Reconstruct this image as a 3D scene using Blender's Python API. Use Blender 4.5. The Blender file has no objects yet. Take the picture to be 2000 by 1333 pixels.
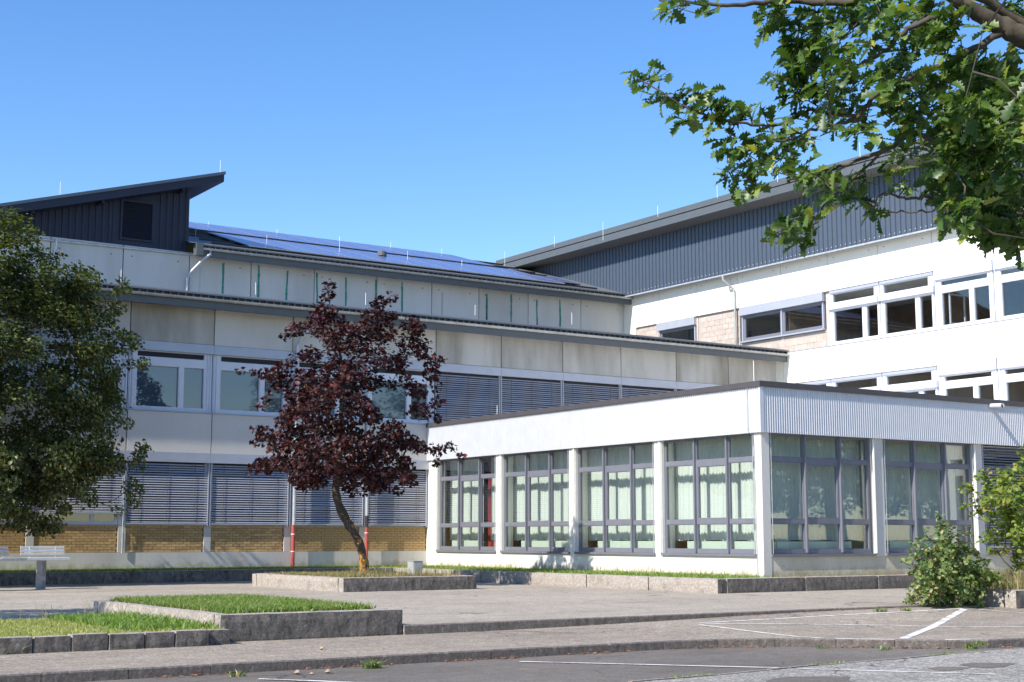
import bpy, math, random
import numpy as np
from mathutils import Vector, Matrix
random.seed(7); rng = np.random.default_rng(7)
S = bpy.context.scene
col = S.collection
R = math.radians

# ------------------------------------------------------------------ camera
F_PX, HOR, CX, CY = 2819.0, 1050.5, 1000.0, 666.5       # focal length, horizon and centre of the 2000 px photograph
PITCH = math.atan((HOR-CY)/F_PX); YAW = math.atan(1905/math.hypot(F_PX, HOR-CY))
CAM = np.array([0, 0, 1.0])
cd = bpy.data.cameras.new('camera'); cam = bpy.data.objects.new('camera', cd); col.objects.link(cam)
cd.sensor_width = 36; cd.lens = F_PX/2000*36; cd.clip_start = .1; cd.clip_end = 3000
cam.location = CAM; cam.rotation_euler = (R(90)+PITCH, 0, -YAW)
S.camera = cam
fw = np.array([math.sin(YAW)*math.cos(PITCH), math.cos(YAW)*math.cos(PITCH), math.sin(PITCH)])
rt = np.array([math.cos(YAW), -math.sin(YAW), 0.]); upv = np.cross(rt, fw)
def at(x, y, **k):
    """world point seen at photo pixel x, y on the plane X=, Y= or Z="""
    d = fw*F_PX+rt*(x-CX)-upv*(y-CY); (a, v), = k.items(); i = 'XYZ'.index(a)
    return CAM+d*(v-CAM[i])/d[i]
def atd(x, y, dist):
    d = fw*F_PX+rt*(x-CX)-upv*(y-CY); return CAM+d/F_PX*dist

# ------------------------------------------------------------------ sky, sun, exposure
SUN = Vector((1, .165, -.88)).normalized()
elev = math.asin(-SUN.z); azim = math.atan2(-SUN.x, -SUN.y)
W = bpy.data.worlds.new('World'); S.world = W; W.use_nodes = True
wn = W.node_tree.nodes; bg = wn['Background']
sky = wn.new('ShaderNodeTexSky'); sky.sky_type = 'NISHITA'; sky.sun_disc = False
sky.sun_elevation = elev; sky.sun_rotation = azim; sky.air_density = 1.0; sky.dust_density = .2; sky.ozone_density = 2.5
hs = wn.new('ShaderNodeHueSaturation'); hs.inputs['Saturation'].default_value = 1.26; hs.inputs['Hue'].default_value = .507; W.node_tree.links.new(sky.outputs[0], hs.inputs['Color']); W.node_tree.links.new(hs.outputs[0], bg.inputs[0]); bg.inputs[1].default_value = .136
sl = bpy.data.lights.new('sun', 'SUN'); sl.energy = 4.6; sl.angle = R(.53); sl.color = (1, .94, .85)
so = bpy.data.objects.new('sun', sl); col.objects.link(so); so.rotation_euler = SUN.to_track_quat('-Z', 'Y').to_euler(); so.location = (-20, -5, 30)
vs = S.view_settings; vs.view_transform = 'Standard'; vs.look = 'None'; vs.exposure = .72; vs.gamma = 1; vs.use_curve_mapping = False
S.cycles.transparent_max_bounces = 24; S.cycles.max_bounces = 8

# ------------------------------------------------------------------ materials
M = {}
def nodemat(name):
    m = bpy.data.materials.new(name); m.use_nodes = True; nt = m.node_tree
    return m, nt, nt.nodes['Principled BSDF'], nt.nodes['Material Output']
def N(nt, t, **k):
    n = nt.nodes.new(t)
    for a, v in k.items(): setattr(n, a, v)
    return n
def ramp(nt, src, stops):
    r = N(nt, 'ShaderNodeValToRGB'); nt.links.new(src, r.inputs[0])
    e = r.color_ramp.elements
    while len(e) < len(stops): e.new(.5)
    for el, (p, c) in zip(e, stops):
        el.position = p; el.color = (c, c, c, 1) if isinstance(c, (int, float)) else (*c, 1)
    return r
def coords(nt, scale=(1, 1, 1), kind='Object'):
    tc = N(nt, 'ShaderNodeTexCoord'); mp = N(nt, 'ShaderNodeMapping'); mp.inputs['Scale'].default_value = scale
    if kind == 'World':
        g = N(nt, 'ShaderNodeNewGeometry'); nt.links.new(g.outputs['Position'], mp.inputs[0])
    else: nt.links.new(tc.outputs[kind], mp.inputs[0])
    return mp.outputs[0]
def noise(nt, vec, scale, detail=4, rough=.55):
    n = N(nt, 'ShaderNodeTexNoise'); nt.links.new(vec, n.inputs['Vector'])
    n.inputs['Scale'].default_value = scale; n.inputs['Detail'].default_value = detail; n.inputs['Roughness'].default_value = rough
    return n.outputs['Fac']
def mixc(nt, fac, a, b, mode='MIX'):
    m = N(nt, 'ShaderNodeMix', data_type='RGBA', blend_type=mode)
    for s, v in ((m.inputs[0], fac), (m.inputs[6], a), (m.inputs[7], b)):
        if isinstance(v, (int, float)): s.default_value = v
        elif isinstance(v, tuple): s.default_value = (*v, 1)
        else: nt.links.new(v, s)
    return m.outputs[2]
def bump(nt, p, h, strength, dist):
    b = N(nt, 'ShaderNodeBump'); b.inputs['Strength'].default_value = strength; b.inputs['Distance'].default_value = dist
    nt.links.new(h, b.inputs['Height']); nt.links.new(b.outputs[0], p.inputs['Normal'])
def simple(name, c, rough=.6, metal=0., var=.12, vscale=3., bumps=0, stretch=(1, 1, 1), randobj=0., kind='World'):
    """one paint or metal with soft dirt and tone variation"""
    m, nt, p, o = nodemat(name)
    v = coords(nt, stretch, kind); n = noise(nt, v, vscale, 5)
    r = ramp(nt, n, [(.3, 1-var), (.7, 1+var*.6)])
    c1 = mixc(nt, 1, c, r.outputs[0], 'MULTIPLY')
    if randobj:
        oi = N(nt, 'ShaderNodeObjectInfo'); rr = ramp(nt, oi.outputs['Random'], [(0, 1-randobj), (1, 1+randobj)])
        c1 = mixc(nt, 1, c1, rr.outputs[0], 'MULTIPLY')
    nt.links.new(c1, p.inputs['Base Color'])
    p.inputs['Roughness'].default_value = rough; p.inputs['Metallic'].default_value = metal
    if bumps: bump(nt, p, noise(nt, v, bumps, 3), .25, .01)
    M[name] = m; return m
def concrete(name, base, stain, amount=.5, scale=.8, fine=40, streak=True, randobj=.05, bumpd=.004, splash=False):
    m, nt, p, o = nodemat(name)
    v = coords(nt, (1, 1, 1), 'World'); vs_ = coords(nt, (1, 1, .22) if streak else (1, 1, 1), 'World')
    oi = N(nt, 'ShaderNodeObjectInfo')
    sh = N(nt, 'ShaderNodeVectorMath', operation='ADD'); cb = N(nt, 'ShaderNodeVectorMath', operation='SCALE')
    cx = N(nt, 'ShaderNodeCombineXYZ'); nt.links.new(oi.outputs['Random'], cx.inputs[0]); nt.links.new(oi.outputs['Random'], cx.inputs[2])
    nt.links.new(cx.outputs[0], cb.inputs[0]); cb.inputs['Scale'].default_value = 37
    nt.links.new(vs_, sh.inputs[0]); nt.links.new(cb.outputs[0], sh.inputs[1])
    n1 = noise(nt, sh.outputs[0], scale, 7, .6)
    f = ramp(nt, n1, [(.42, 0), (.72, amount)])
    c = mixc(nt, f.outputs[0], base, stain)
    n2 = noise(nt, v, fine, 4, .7); r2 = ramp(nt, n2, [(.3, .88), (.7, 1.08)])
    c = mixc(nt, 1, c, r2.outputs[0], 'MULTIPLY')
    rr = ramp(nt, oi.outputs['Random'], [(0, 1-randobj), (1, 1+randobj)])
    c = mixc(nt, 1, c, rr.outputs[0], 'MULTIPLY')
    if splash:                                                   # soil splashed up the foot of the wall
        sz = N(nt, 'ShaderNodeSeparateXYZ'); nt.links.new(v, sz.inputs[0])
        mr = N(nt, 'ShaderNodeMapRange'); nt.links.new(sz.outputs[2], mr.inputs[0]); mr.inputs[1].default_value = 0; mr.inputs[2].default_value = .5; mr.inputs[3].default_value = .22; mr.inputs[4].default_value = -.35
        n5 = noise(nt, v, 3.5, 6, .7); a5 = N(nt, 'ShaderNodeMath', operation='ADD'); nt.links.new(n5, a5.inputs[0]); nt.links.new(mr.outputs[0], a5.inputs[1])
        f5 = ramp(nt, a5.outputs[0], [(.48, 0), (.75, .75)]); c = mixc(nt, f5.outputs[0], c, (.34, .29, .18))
    nt.links.new(c, p.inputs['Base Color']); p.inputs['Roughness'].default_value = .85
    bump(nt, p, n2, .4, bumpd); M[name] = m
def aggregate(name, c1, c2, spots, spot_scale, patch, rough=.9, patch_scale=.35, crack=False):
    """asphalt or washed concrete: stones of several tones, patches, bump"""
    m, nt, p, o = nodemat(name)
    v = coords(nt, (1, 1, 1), 'World')
    vo = N(nt, 'ShaderNodeTexVoronoi'); nt.links.new(v, vo.inputs['Vector']); vo.inputs['Scale'].default_value = spot_scale
    rs = ramp(nt, vo.outputs['Color'], [(.15, c1), (.6, c2), (.93, spots)])
    n1 = noise(nt, v, patch_scale, 6, .62); rp = ramp(nt, n1, [(.32, patch), (.68, 1.12)])
    c = mixc(nt, 1, rs.outputs[0], rp.outputs[0], 'MULTIPLY')
    n3 = noise(nt, v, 4.5, 5, .7); r3 = ramp(nt, n3, [(.35, .82), (.65, 1.08)])
    c = mixc(nt, 1, c, r3.outputs[0], 'MULTIPLY')
    nb = noise(nt, v, 1.3, 7, .75); fb = ramp(nt, nb, [(.63, 0), (.7, .5)])
    c = mixc(nt, fb.outputs[0], c, tuple(min(1, x*1.35) for x in c2))
    vx = coords(nt, (.35, 1.6, 1), 'World'); ns = noise(nt, vx, .8, 8, .7); fs = ramp(nt, ns, [(.5, 0), (.72, .55)])
    c = mixc(nt, fs.outputs[0], c, tuple(x*y for x, y in zip(c1, (.72, .68, .60))))
    vl = coords(nt, (.5, 1.2, 1), 'World'); nl = noise(nt, vl, 3.1, 8, .8); fl = ramp(nt, nl, [(.60, 0), (.66, .45)])
    c = mixc(nt, fl.outputs[0], c, tuple(min(1, x*y) for x, y in zip(c2, (1.45, 1.38, 1.28))))
    if crack:
        nw = N(nt, 'ShaderNodeTexNoise'); nt.links.new(v, nw.inputs['Vector']); nw.inputs['Scale'].default_value = 1.5; nw.inputs['Detail'].default_value = 5
        av = N(nt, 'ShaderNodeVectorMath', operation='MULTIPLY_ADD'); nt.links.new(nw.outputs['Color'], av.inputs[0]); av.inputs[1].default_value = (.9, .9, 0); nt.links.new(v, av.inputs[2])
        vc = N(nt, 'ShaderNodeTexVoronoi', feature='DISTANCE_TO_EDGE'); nt.links.new(av.outputs[0], vc.inputs['Vector']); vc.inputs['Scale'].default_value = .42
        nm = noise(nt, v, .5, 3); gm_ = ramp(nt, nm, [(.48, 0), (.56, .75)])
        fc = ramp(nt, vc.outputs['Distance'], [(.004, 1), (.011, 0)]); mm_ = N(nt, 'ShaderNodeMath', operation='MULTIPLY'); nt.links.new(fc.outputs[0], mm_.inputs[0]); nt.links.new(gm_.outputs[0], mm_.inputs[1])
        c = mixc(nt, mm_.outputs[0], c, tuple(x*.35 for x in c1))
    nt.links.new(c, p.inputs['Base Color']); p.inputs['Roughness'].default_value = rough
    bump(nt, p, vo.outputs['Distance'], .5, .006); M[name] = m
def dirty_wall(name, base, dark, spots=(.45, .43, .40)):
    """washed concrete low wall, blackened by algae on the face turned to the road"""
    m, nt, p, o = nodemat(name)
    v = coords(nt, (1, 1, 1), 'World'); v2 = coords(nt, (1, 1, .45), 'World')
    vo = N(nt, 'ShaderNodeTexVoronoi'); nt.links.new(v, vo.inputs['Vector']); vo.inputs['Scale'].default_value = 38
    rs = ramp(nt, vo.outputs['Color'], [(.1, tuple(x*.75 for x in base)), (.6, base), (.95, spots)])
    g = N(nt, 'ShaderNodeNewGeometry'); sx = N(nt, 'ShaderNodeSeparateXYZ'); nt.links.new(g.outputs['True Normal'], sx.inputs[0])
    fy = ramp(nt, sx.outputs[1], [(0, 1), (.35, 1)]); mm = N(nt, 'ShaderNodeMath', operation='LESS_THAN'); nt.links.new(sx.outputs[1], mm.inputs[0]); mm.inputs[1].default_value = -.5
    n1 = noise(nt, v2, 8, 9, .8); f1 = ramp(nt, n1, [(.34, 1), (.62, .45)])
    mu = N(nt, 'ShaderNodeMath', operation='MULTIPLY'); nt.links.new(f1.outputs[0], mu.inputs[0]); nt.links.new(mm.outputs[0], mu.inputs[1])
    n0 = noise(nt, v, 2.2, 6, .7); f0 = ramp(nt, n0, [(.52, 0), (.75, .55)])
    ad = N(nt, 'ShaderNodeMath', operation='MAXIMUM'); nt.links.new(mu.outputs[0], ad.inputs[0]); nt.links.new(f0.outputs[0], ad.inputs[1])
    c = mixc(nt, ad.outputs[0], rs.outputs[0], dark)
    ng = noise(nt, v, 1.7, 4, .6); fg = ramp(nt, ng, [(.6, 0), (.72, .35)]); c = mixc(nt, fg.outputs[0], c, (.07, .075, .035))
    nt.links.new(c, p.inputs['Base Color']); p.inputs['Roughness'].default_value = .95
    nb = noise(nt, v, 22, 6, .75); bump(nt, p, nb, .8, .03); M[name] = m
def leafmat(name, stops, trans=.35, tcol=None, rough=.45, spec=.5):
    m, nt, p, o = nodemat(name)
    g = N(nt, 'ShaderNodeNewGeometry'); r = ramp(nt, g.outputs['Random Per Island'], stops)
    nt.links.new(r.outputs[0], p.inputs['Base Color']); p.inputs['Roughness'].default_value = rough
    p.inputs['Specular IOR Level'].default_value = spec
    t = N(nt, 'ShaderNodeBsdfTranslucent')
    c = mixc(nt, 1, r.outputs[0], tcol or (1.5, 1.6, .6), 'MULTIPLY'); nt.links.new(c, t.inputs[0])
    mx = N(nt, 'ShaderNodeMixShader'); mx.inputs[0].default_value = trans
    nt.links.new(p.outputs[0], mx.inputs[1]); nt.links.new(t.outputs[0], mx.inputs[2]); nt.links.new(mx.outputs[0], o.inputs[0]); M[name] = m
def glass(name, tint, refl=1.55, minr=.05):
    """window pane: see-through with a mirror share that rises towards grazing"""
    m, nt, p, o = nodemat(name); nt.nodes.remove(p)
    t = N(nt, 'ShaderNodeBsdfTransparent'); t.inputs[0].default_value = (*tint, 1)
    gl = N(nt, 'ShaderNodeBsdfGlossy'); gl.inputs['Roughness'].default_value = .015
    nz = noise(nt, coords(nt, (1, 1, 1), 'World'), .9, 2); b = N(nt, 'ShaderNodeBump'); b.inputs['Strength'].default_value = .05; b.inputs['Distance'].default_value = .02
    nt.links.new(nz, b.inputs['Height']); nt.links.new(b.outputs[0], gl.inputs['Normal'])
    fr = N(nt, 'ShaderNodeFresnel'); fr.inputs[0].default_value = refl
    mr = N(nt, 'ShaderNodeMath', operation='MULTIPLY_ADD'); mr.inputs[1].default_value = 1.0; mr.inputs[2].default_value = minr; mr.use_clamp = True
    gm = N(nt, 'ShaderNodeNewGeometry'); mi = N(nt, 'ShaderNodeMapRange'); nt.links.new(gm.outputs['Backfacing'], mi.inputs[0])
    mi.inputs[3].default_value = refl; mi.inputs[4].default_value = 1/refl; nt.links.new(mi.outputs[0], fr.inputs[0])   # same index on both faces of the pane
    nt.links.new(fr.outputs[0], mr.inputs[0])
    mx = N(nt, 'ShaderNodeMixShader'); nt.links.new(mr.outputs[0], mx.inputs[0]); nt.links.new(t.outputs[0], mx.inputs[1]); nt.links.new(gl.outputs[0], mx.inputs[2])
    nt.links.new(mx.outputs[0], o.inputs[0]); M[name] = m

concrete('panel_old', (.50, .48, .44), (.22, .195, .155), .95, .7)
concrete('panel_grey', (.57, .555, .525), (.38, .355, .31), .6, .6)
concrete('spandrel', (.60, .58, .55), (.48, .46, .42), .35, .5)
concrete('white_panel', (.78, .75, .67), (.70, .66, .57), .3, .4, 25, randobj=.02)
concrete('plaster_white', (.78, .76, .70), (.60, .54, .42), .35, .7, 30, randobj=0, splash=True)
concrete('plaster_stained', (.66, .60, .48), (.42, .35, .23), .6, .9, 30, randobj=0, splash=True)
concrete('plinth', (.60, .57, .53), (.38, .345, .30), .6, 1.0, splash=True)
concrete('post_concrete', (.66, .63, .58), (.50, .46, .40), .4, 1.0)
simple('joint', (.10, .10, .10), .9)
simple('bolt_dark', (.12, .12, .12), .6)
simple('green_mark', (.05, .25, .19), .9, vscale=20, var=.5)
simple('metal_strip', (.42, .445, .51), .45, .3, .06)
simple('white_frame', (.62, .645, .71), .4, 0, .05)
simple('grey_frame', (.175, .18, .215), .4, .1, .07)
simple('dark_frame', (.085, .09, .12), .4, .1, .08)
simple('navy_clad', (.010, .014, .034), .55, .0, .1)
simple('slate_clad', (.066, .088, .122), .5, .15, .06)
simple('slate_trim', (.10, .112, .122), .5, .15, .07)
simple('soffit', (.13, .125, .12), .7, 0, .08)
simple('zinc', (.42, .42, .40), .5, .3, .25, 2.0)
simple('galvanised', (.50, .52, .55), .45, .4, .2, 6)
simple('roof_sheet', (.17, .185, .20), .5, .2, .08)
simple('cap_dark', (.075, .07, .075), .55, .1, .1)
simple('alu_rib', (.63, .64, .67), .42, .2, .05)
simple('blind_slat', (.47, .475, .52), .45, .15, .08, 2)
simple('blind_dark', (.17, .18, .22), .45, .15, .08, 2)
simple('pipe_red', (.45, .085, .07), .5, 0, .15)
simple('pipe_black', (.03, .03, .035), .5)
simple('pipe_white', (.75, .73, .68), .5)
simple('brick', (.50, .325, .145), .85, 0, .22, 14, 30, randobj=.22)
simple('mortar', (.17, .12, .07), .95, 0, .2, 30)
simple('clay_block', (.45, .385, .335), .9, 0, .14, 8, 60, randobj=.07)
simple('block_mortar', (.40, .35, .31), .95, 0, .15, 20)
simple('dark_room', (.05, .05, .055), .9)
simple('brown_room', (.24, .17, .115), .9, 0, .2, 2)
simple('wood', (.30, .15, .06), .5, 0, .2, 8)
simple('mint', (.66, .74, .64), .5, 0, .04)
simple('red_lacquer', (.42, .05, .03), .5)
simple('ceiling_white', (.7, .7, .68), .8)
simple('floor_room', (.22, .18, .14), .6)
simple('solar_frame', (.42, .43, .46), .4, .6, .05)
simple('solar_back', (.02, .02, .025), .6)
simple('bench_paint', (.50, .50, .49), .45, 0, .12, 9)
simple('bench_leg', (.30, .29, .28), .9, 0, .2, 12, 40)
simple('box_metal', (.38, .39, .39), .4, .1, .1, 5)
simple('soil', (.22, .19, .12), .95, 0, .3, 9, 30)
simple('dead_leaf', (.30, .12, .06), .8, 0, .4, 30)
simple('rod_white', (.80, .80, .82), .4)
simple('stone_pale', (.34, .26, .18), .9, 0, .3, 20)
simple('bark_oak', (.085, .068, .05), .95, 0, .45, 18, 40)
simple('bark_twig', (.07, .055, .045), .9, 0, .3, 18)
simple('rubble', (.5, .42, .38), .9, 0, .3, 10, 30)
aggregate('plaza', (.265, .228, .182), (.34, .297, .240), (.50, .445, .375), 42, .86, crack=True)
aggregate('footway', (.205, .170, .130), (.29, .246, .195), (.50, .425, .34), 40, .80, crack=True)
aggregate('asphalt', (.108, .092, .076), (.15, .13, .109), (.20, .18, .165), 70, .85, crack=True)
aggregate('asphalt_old', (.15, .14, .122), (.28, .264, .238), (.52, .495, .455), 36, .85, crack=True)
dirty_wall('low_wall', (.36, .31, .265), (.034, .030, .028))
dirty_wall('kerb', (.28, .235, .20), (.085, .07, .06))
# paint line, worn
m, nt, p, o = nodemat('paint_line'); v = coords(nt, (1, 1, 1), 'World'); n = noise(nt, v, 26, 6, .8); n2 = noise(nt, v, 2.2, 4, .7)
ad = N(nt, 'ShaderNodeMath', operation='ADD'); nt.links.new(n, ad.inputs[0]); nt.links.new(n2, ad.inputs[1])
r = ramp(nt, ad.outputs[0], [(.40, 0), (.52, 1)]); r.color_ramp.elements[0].position = .42
md = N(nt, 'ShaderNodeMath', operation='MULTIPLY'); md.inputs[1].default_value = .5; nt.links.new(ad.outputs[0], md.inputs[0]); nt.links.new(md.outputs[0], r.inputs[0])
c = mixc(nt, r.outputs[0], (.29, .25, .22), (.74, .72, .69)); nt.links.new(c, p.inputs['Base Color']); p.inputs['Roughness'].default_value = .8; M['paint_line'] = m
# curtain
m, nt, p, o = nodemat('curtain'); p.inputs['Base Color'].default_value = (.80, .83, .79, 1); p.inputs['Roughness'].default_value = .9
t = N(nt, 'ShaderNodeBsdfTranslucent'); t.inputs[0].default_value = (.76, .81, .77, 1); mx = N(nt, 'ShaderNodeMixShader'); mx.inputs[0].default_value = .1
nt.links.new(p.outputs[0], mx.inputs[1]); nt.links.new(t.outputs[0], mx.inputs[2]); nt.links.new(mx.outputs[0], o.inputs[0]); M['curtain'] = m
simple('red_curtain', (.28, .01, .025), .9)
glass('pane_clear', (.92, .95, .935))
glass('pane_room', (.90, .92, .92), 1.55, .04)
# coated office pane in front of a lowered screen
m, nt, p, o = nodemat('pane_coated'); p.inputs['Base Color'].default_value = (.045, .075, .10, 1); p.inputs['Roughness'].default_value = .02
p.inputs['IOR'].default_value = 2.1; v = coords(nt, (1, 1, 1), 'World'); bump(nt, p, noise(nt, v, .8, 2), .06, .02); M['pane_coated'] = m
m, nt, p, o = nodemat('pane_black'); p.inputs['Base Color'].default_value = (.008, .009, .02, 1); p.inputs['Roughness'].default_value = .6; M['pane_black'] = m
# photovoltaic cell glass
m, nt, p, o = nodemat('solar_glass'); v = coords(nt, (1, 1, 1), 'Object')
br = N(nt, 'ShaderNodeTexBrick'); nt.links.new(v, br.inputs['Vector']); br.offset = 0; br.inputs['Scale'].default_value = 1
br.inputs['Brick Width'].default_value = .165; br.inputs['Row Height'].default_value = .165; br.inputs['Mortar Size'].default_value = .006
br.inputs['Color1'].default_value = (.085, .13, .34, 1); br.inputs['Color2'].default_value = (.10, .15, .39, 1); br.inputs['Mortar'].default_value = (.25, .27, .33, 1)
nt.links.new(br.outputs[0], p.inputs['Base Color']); p.inputs['Roughness'].default_value = .22; p.inputs['Specular IOR Level'].default_value = .5; M['solar_glass'] = m
# maple bark with orange lichen
m, nt, p, o = nodemat('bark_maple'); v = coords(nt, (1, 1, .5), 'World'); n = noise(nt, v, 16, 6, .7)
r = ramp(nt, n, [(.3, (.022, .019, .017)), (.7, (.085, .072, .06))]); tc = coords(nt, (1, 1, 1), 'World'); n2 = noise(nt, tc, 9, 6, .75)
g = N(nt, 'ShaderNodeSeparateXYZ'); nt.links.new(tc, g.inputs[0]); rz = ramp(nt, g.outputs[2], [(0, .16), (1, 0)]); rz.color_ramp.interpolation = 'EASE'
mz = N(nt, 'ShaderNodeMapRange'); nt.links.new(g.outputs[2], mz.inputs[0]); mz.inputs[1].default_value = 0; mz.inputs[2].default_value = 2.4; mz.inputs[3].default_value = .14; mz.inputs[4].default_value = -.06
ad = N(nt, 'ShaderNodeMath', operation='ADD'); nt.links.new(n2, ad.inputs[0]); nt.links.new(mz.outputs[0], ad.inputs[1])
rl = ramp(nt, ad.outputs[0], [(.60, 0), (.66, 1)]); c = mixc(nt, rl.outputs[0], r.outputs[0], (.42, .20, .03))
nt.links.new(c, p.inputs['Base Color']); p.inputs['Roughness'].default_value = .95; bump(nt, p, n, .8, .02); M['bark_maple'] = m
leafmat('leaf_maple', [(0, (.016, .0065, .007)), (.5, (.030, .0098, .0105)), (.85, (.056, .0145, .0135)), (1, (.10, .024, .02))], .12, (2.2, .5, .4), .5, .22)
leafmat('leaf_linden', [(0, (.045, .062, .02)), (.5, (.08, .104, .032)), (.88, (.15, .175, .058)), (.985, (.21, .22, .08)), (1, (.34, .14, .04))], .28, None, .45)
leafmat('leaf_oak', [(0, (.033, .072, .014)), (.45, (.066, .124, .025)), (.84, (.125, .195, .045)), (.95, (.21, .28, .085)), (1, (.38, .38, .06))], .36, None, .42)
leafmat('leaf_shrub', [(0, (.07, .13, .03)), (.5, (.13, .20, .05)), (.86, (.24, .27, .10)), (1, (.36, .22, .10))], .32, None, .45)
leafmat('leaf_hazel', [(0, (.10, .16, .03)), (.5, (.18, .25, .045)), (.9, (.29, .32, .07)), (1, (.42, .28, .06))], .45, None, .45)
leafmat('grass_lush', [(0, (.10, .17, .03)), (.6, (.17, .27, .05)), (1, (.28, .36, .10))], .4, None, .5)
leafmat('grass_mown', [(0, (.22, .25, .07)), (.6, (.33, .35, .11)), (1, (.48, .44, .20))], .35, None, .6)
leafmat('grass_dry', [(0, (.12, .15, .05)), (.5, (.26, .22, .10)), (1, (.34, .25, .13))], .3, None, .6)
simple('turf', (.20, .22, .07), .95, 0, .25, 6, 40)
simple('meadow', (.065, .085, .03), .95, 0, .25, 2)
simple('dry_turf', (.24, .215, .12), .95, 0, .3, 6, 40)

# ------------------------------------------------------------------ mesh helpers
ROOT = {}                                                         # world position of every object that parents others
def link(o, parent=None, loc=(0, 0, 0)):
    col.objects.link(o)
    pl = ROOT.get(parent.name, Vector()) if parent else Vector()
    if parent: o.parent = parent
    o.location = Vector(loc)-pl; ROOT[o.name] = Vector(loc)
    return o
def tag(o, label=None, cat=None, group=None, kind=None):
    if label: o['label'] = label
    if cat: o['category'] = cat
    if group: o['group'] = group
    if kind: o['kind'] = kind
    return o
def thing(name, loc, label, cat, group=None):
    return tag(link(bpy.data.objects.new(name, None), None, loc), label, cat, group)
class MB:
    def __init__(s): s.v = []; s.f = []
    def box(s, x0, x1, y0, y1, z0, z1):
        x0, x1 = sorted((x0, x1)); y0, y1 = sorted((y0, y1)); z0, z1 = sorted((z0, z1)); b = len(s.v)
        s.v += [(x0, y0, z0), (x1, y0, z0), (x1, y1, z0), (x0, y1, z0), (x0, y0, z1), (x1, y0, z1), (x1, y1, z1), (x0, y1, z1)]
        s.f += [tuple(b+i for i in q) for q in ((0, 3, 2, 1), (4, 5, 6, 7), (0, 1, 5, 4), (1, 2, 6, 5), (2, 3, 7, 6), (3, 0, 4, 7))]; return s
    def poly(s, pts):
        b = len(s.v); s.v += [tuple(p) for p in pts]; s.f.append(tuple(range(b, b+len(pts)))); return s
    def prism(s, prof, a, b_, axis):
        """closed profile of 2-D points swept from a to b_ along X (profile y,z) or Y (profile x,z) or Z (profile x,y)"""
        b = len(s.v); n = len(prof)
        for t in (a, b_):
            for (p, q) in prof: s.v.append((t, p, q) if axis == 'X' else (p, t, q) if axis == 'Y' else (p, q, t))
        s.f += [tuple(range(b, b+n))[::-1], tuple(range(b+n, b+2*n))]
        s.f += [(b+i, b+(i+1) % n, b+n+(i+1) % n, b+n+i) for i in range(n)]; return s
    def tube(s, pts, rad, seg=8, cap=True):
        pts = [Vector(p) for p in pts]; n = len(pts); b0 = len(s.v)
        if isinstance(rad, (int, float)): rad = [rad]*n
        for i, p in enumerate(pts):
            t = (pts[min(i+1, n-1)]-pts[max(i-1, 0)]); t = t.normalized() if t.length > 1e-6 else Vector((0, 0, 1))
            u = t.cross(Vector((.31, .22, 1)) if abs(t.z) < .9 else Vector((1, 0, 0))).normalized(); w = t.cross(u)
            for k in range(seg):
                a = 2*math.pi*k/seg; s.v.append(tuple(p+(u*math.cos(a)+w*math.sin(a))*rad[i]))
        for i in range(n-1):
            for k in range(seg):
                a = b0+i*seg+k; c = b0+i*seg+(k+1) % seg; s.f.append((a, c, c+seg, a+seg))
        if cap: s.f += [tuple(b0+k for k in range(seg))[::-1], tuple(b0+(n-1)*seg+k for k in range(seg))]
        return s
    def mesh(s, name, off=(0, 0, 0), smooth=False):
        me = bpy.data.meshes.new(name); o = Vector(off)
        me.from_pydata([(a-o.x, b-o.y, c-o.z) for a, b, c in s.v], [], s.f)
        if smooth: me.polygons.foreach_set('use_smooth', [True]*len(me.polygons))
        me.update(); return me
    def build(s, name, mat, parent=None, loc=None, smooth=False, bevel=0, seg=2):
        if loc is None:
            a = np.array(s.v); loc = ((a[:, 0].min()+a[:, 0].max())/2, (a[:, 1].min()+a[:, 1].max())/2, a[:, 2].min())
        me = s.mesh(name, loc, smooth); me.materials.append(M[mat])
        o = link(bpy.data.objects.new(name, me), parent, loc)
        if bevel:
            b = o.modifiers.new('bevel', 'BEVEL'); b.width = bevel; b.segments = seg; b.limit_method = 'ANGLE'
        return o
def inst(name, me, parent, loc):
    return link(bpy.data.objects.new(name, me), parent, loc)
def raw(name, verts, faces, mat, parent=None, loc=(0, 0, 0), smooth=False):
    """numpy arrays to a mesh object: verts (n,3), faces (m,k)"""
    me = bpy.data.meshes.new(name); verts = np.asarray(verts, np.float32)-np.asarray(loc, np.float32); faces = np.asarray(faces, np.int32)
    me.vertices.add(len(verts)); me.vertices.foreach_set('co', verts.ravel())
    k = faces.shape[1]; me.loops.add(faces.size); me.loops.foreach_set('vertex_index', faces.ravel())
    me.polygons.add(len(faces)); me.polygons.foreach_set('loop_start', np.arange(0, faces.size, k, dtype=np.int32))
    if smooth: me.polygons.foreach_set('use_smooth', np.ones(len(faces), bool))
    me.update(calc_edges=True); me.validate(); me.materials.append(M[mat])
    return link(bpy.data.objects.new(name, me), parent, loc)
class Face:
    """a facade plane: u runs along it, o is how far a point stands out towards the viewer"""
    def __init__(s, kind, plane): s.k = kind; s.p = plane
    def box(s, mb, u0, u1, o0, o1, z0, z1):
        if s.k == 'Y': mb.box(u0, u1, s.p-o1, s.p-o0, z0, z1)
        else: mb.box(s.p-o1, s.p-o0, u0, u1, z0, z1)
        return mb
    def pt(s, u, o, z): return (u, s.p-o, z) if s.k == 'Y' else (s.p-o, u, z)
    def part(s, name, mat, parent, u0, u1, o0, o1, z0, z1, bevel=0):
        return s.box(MB(), u0, u1, o0, o1, z0, z1).build(name, mat, parent, bevel=bevel)

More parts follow.
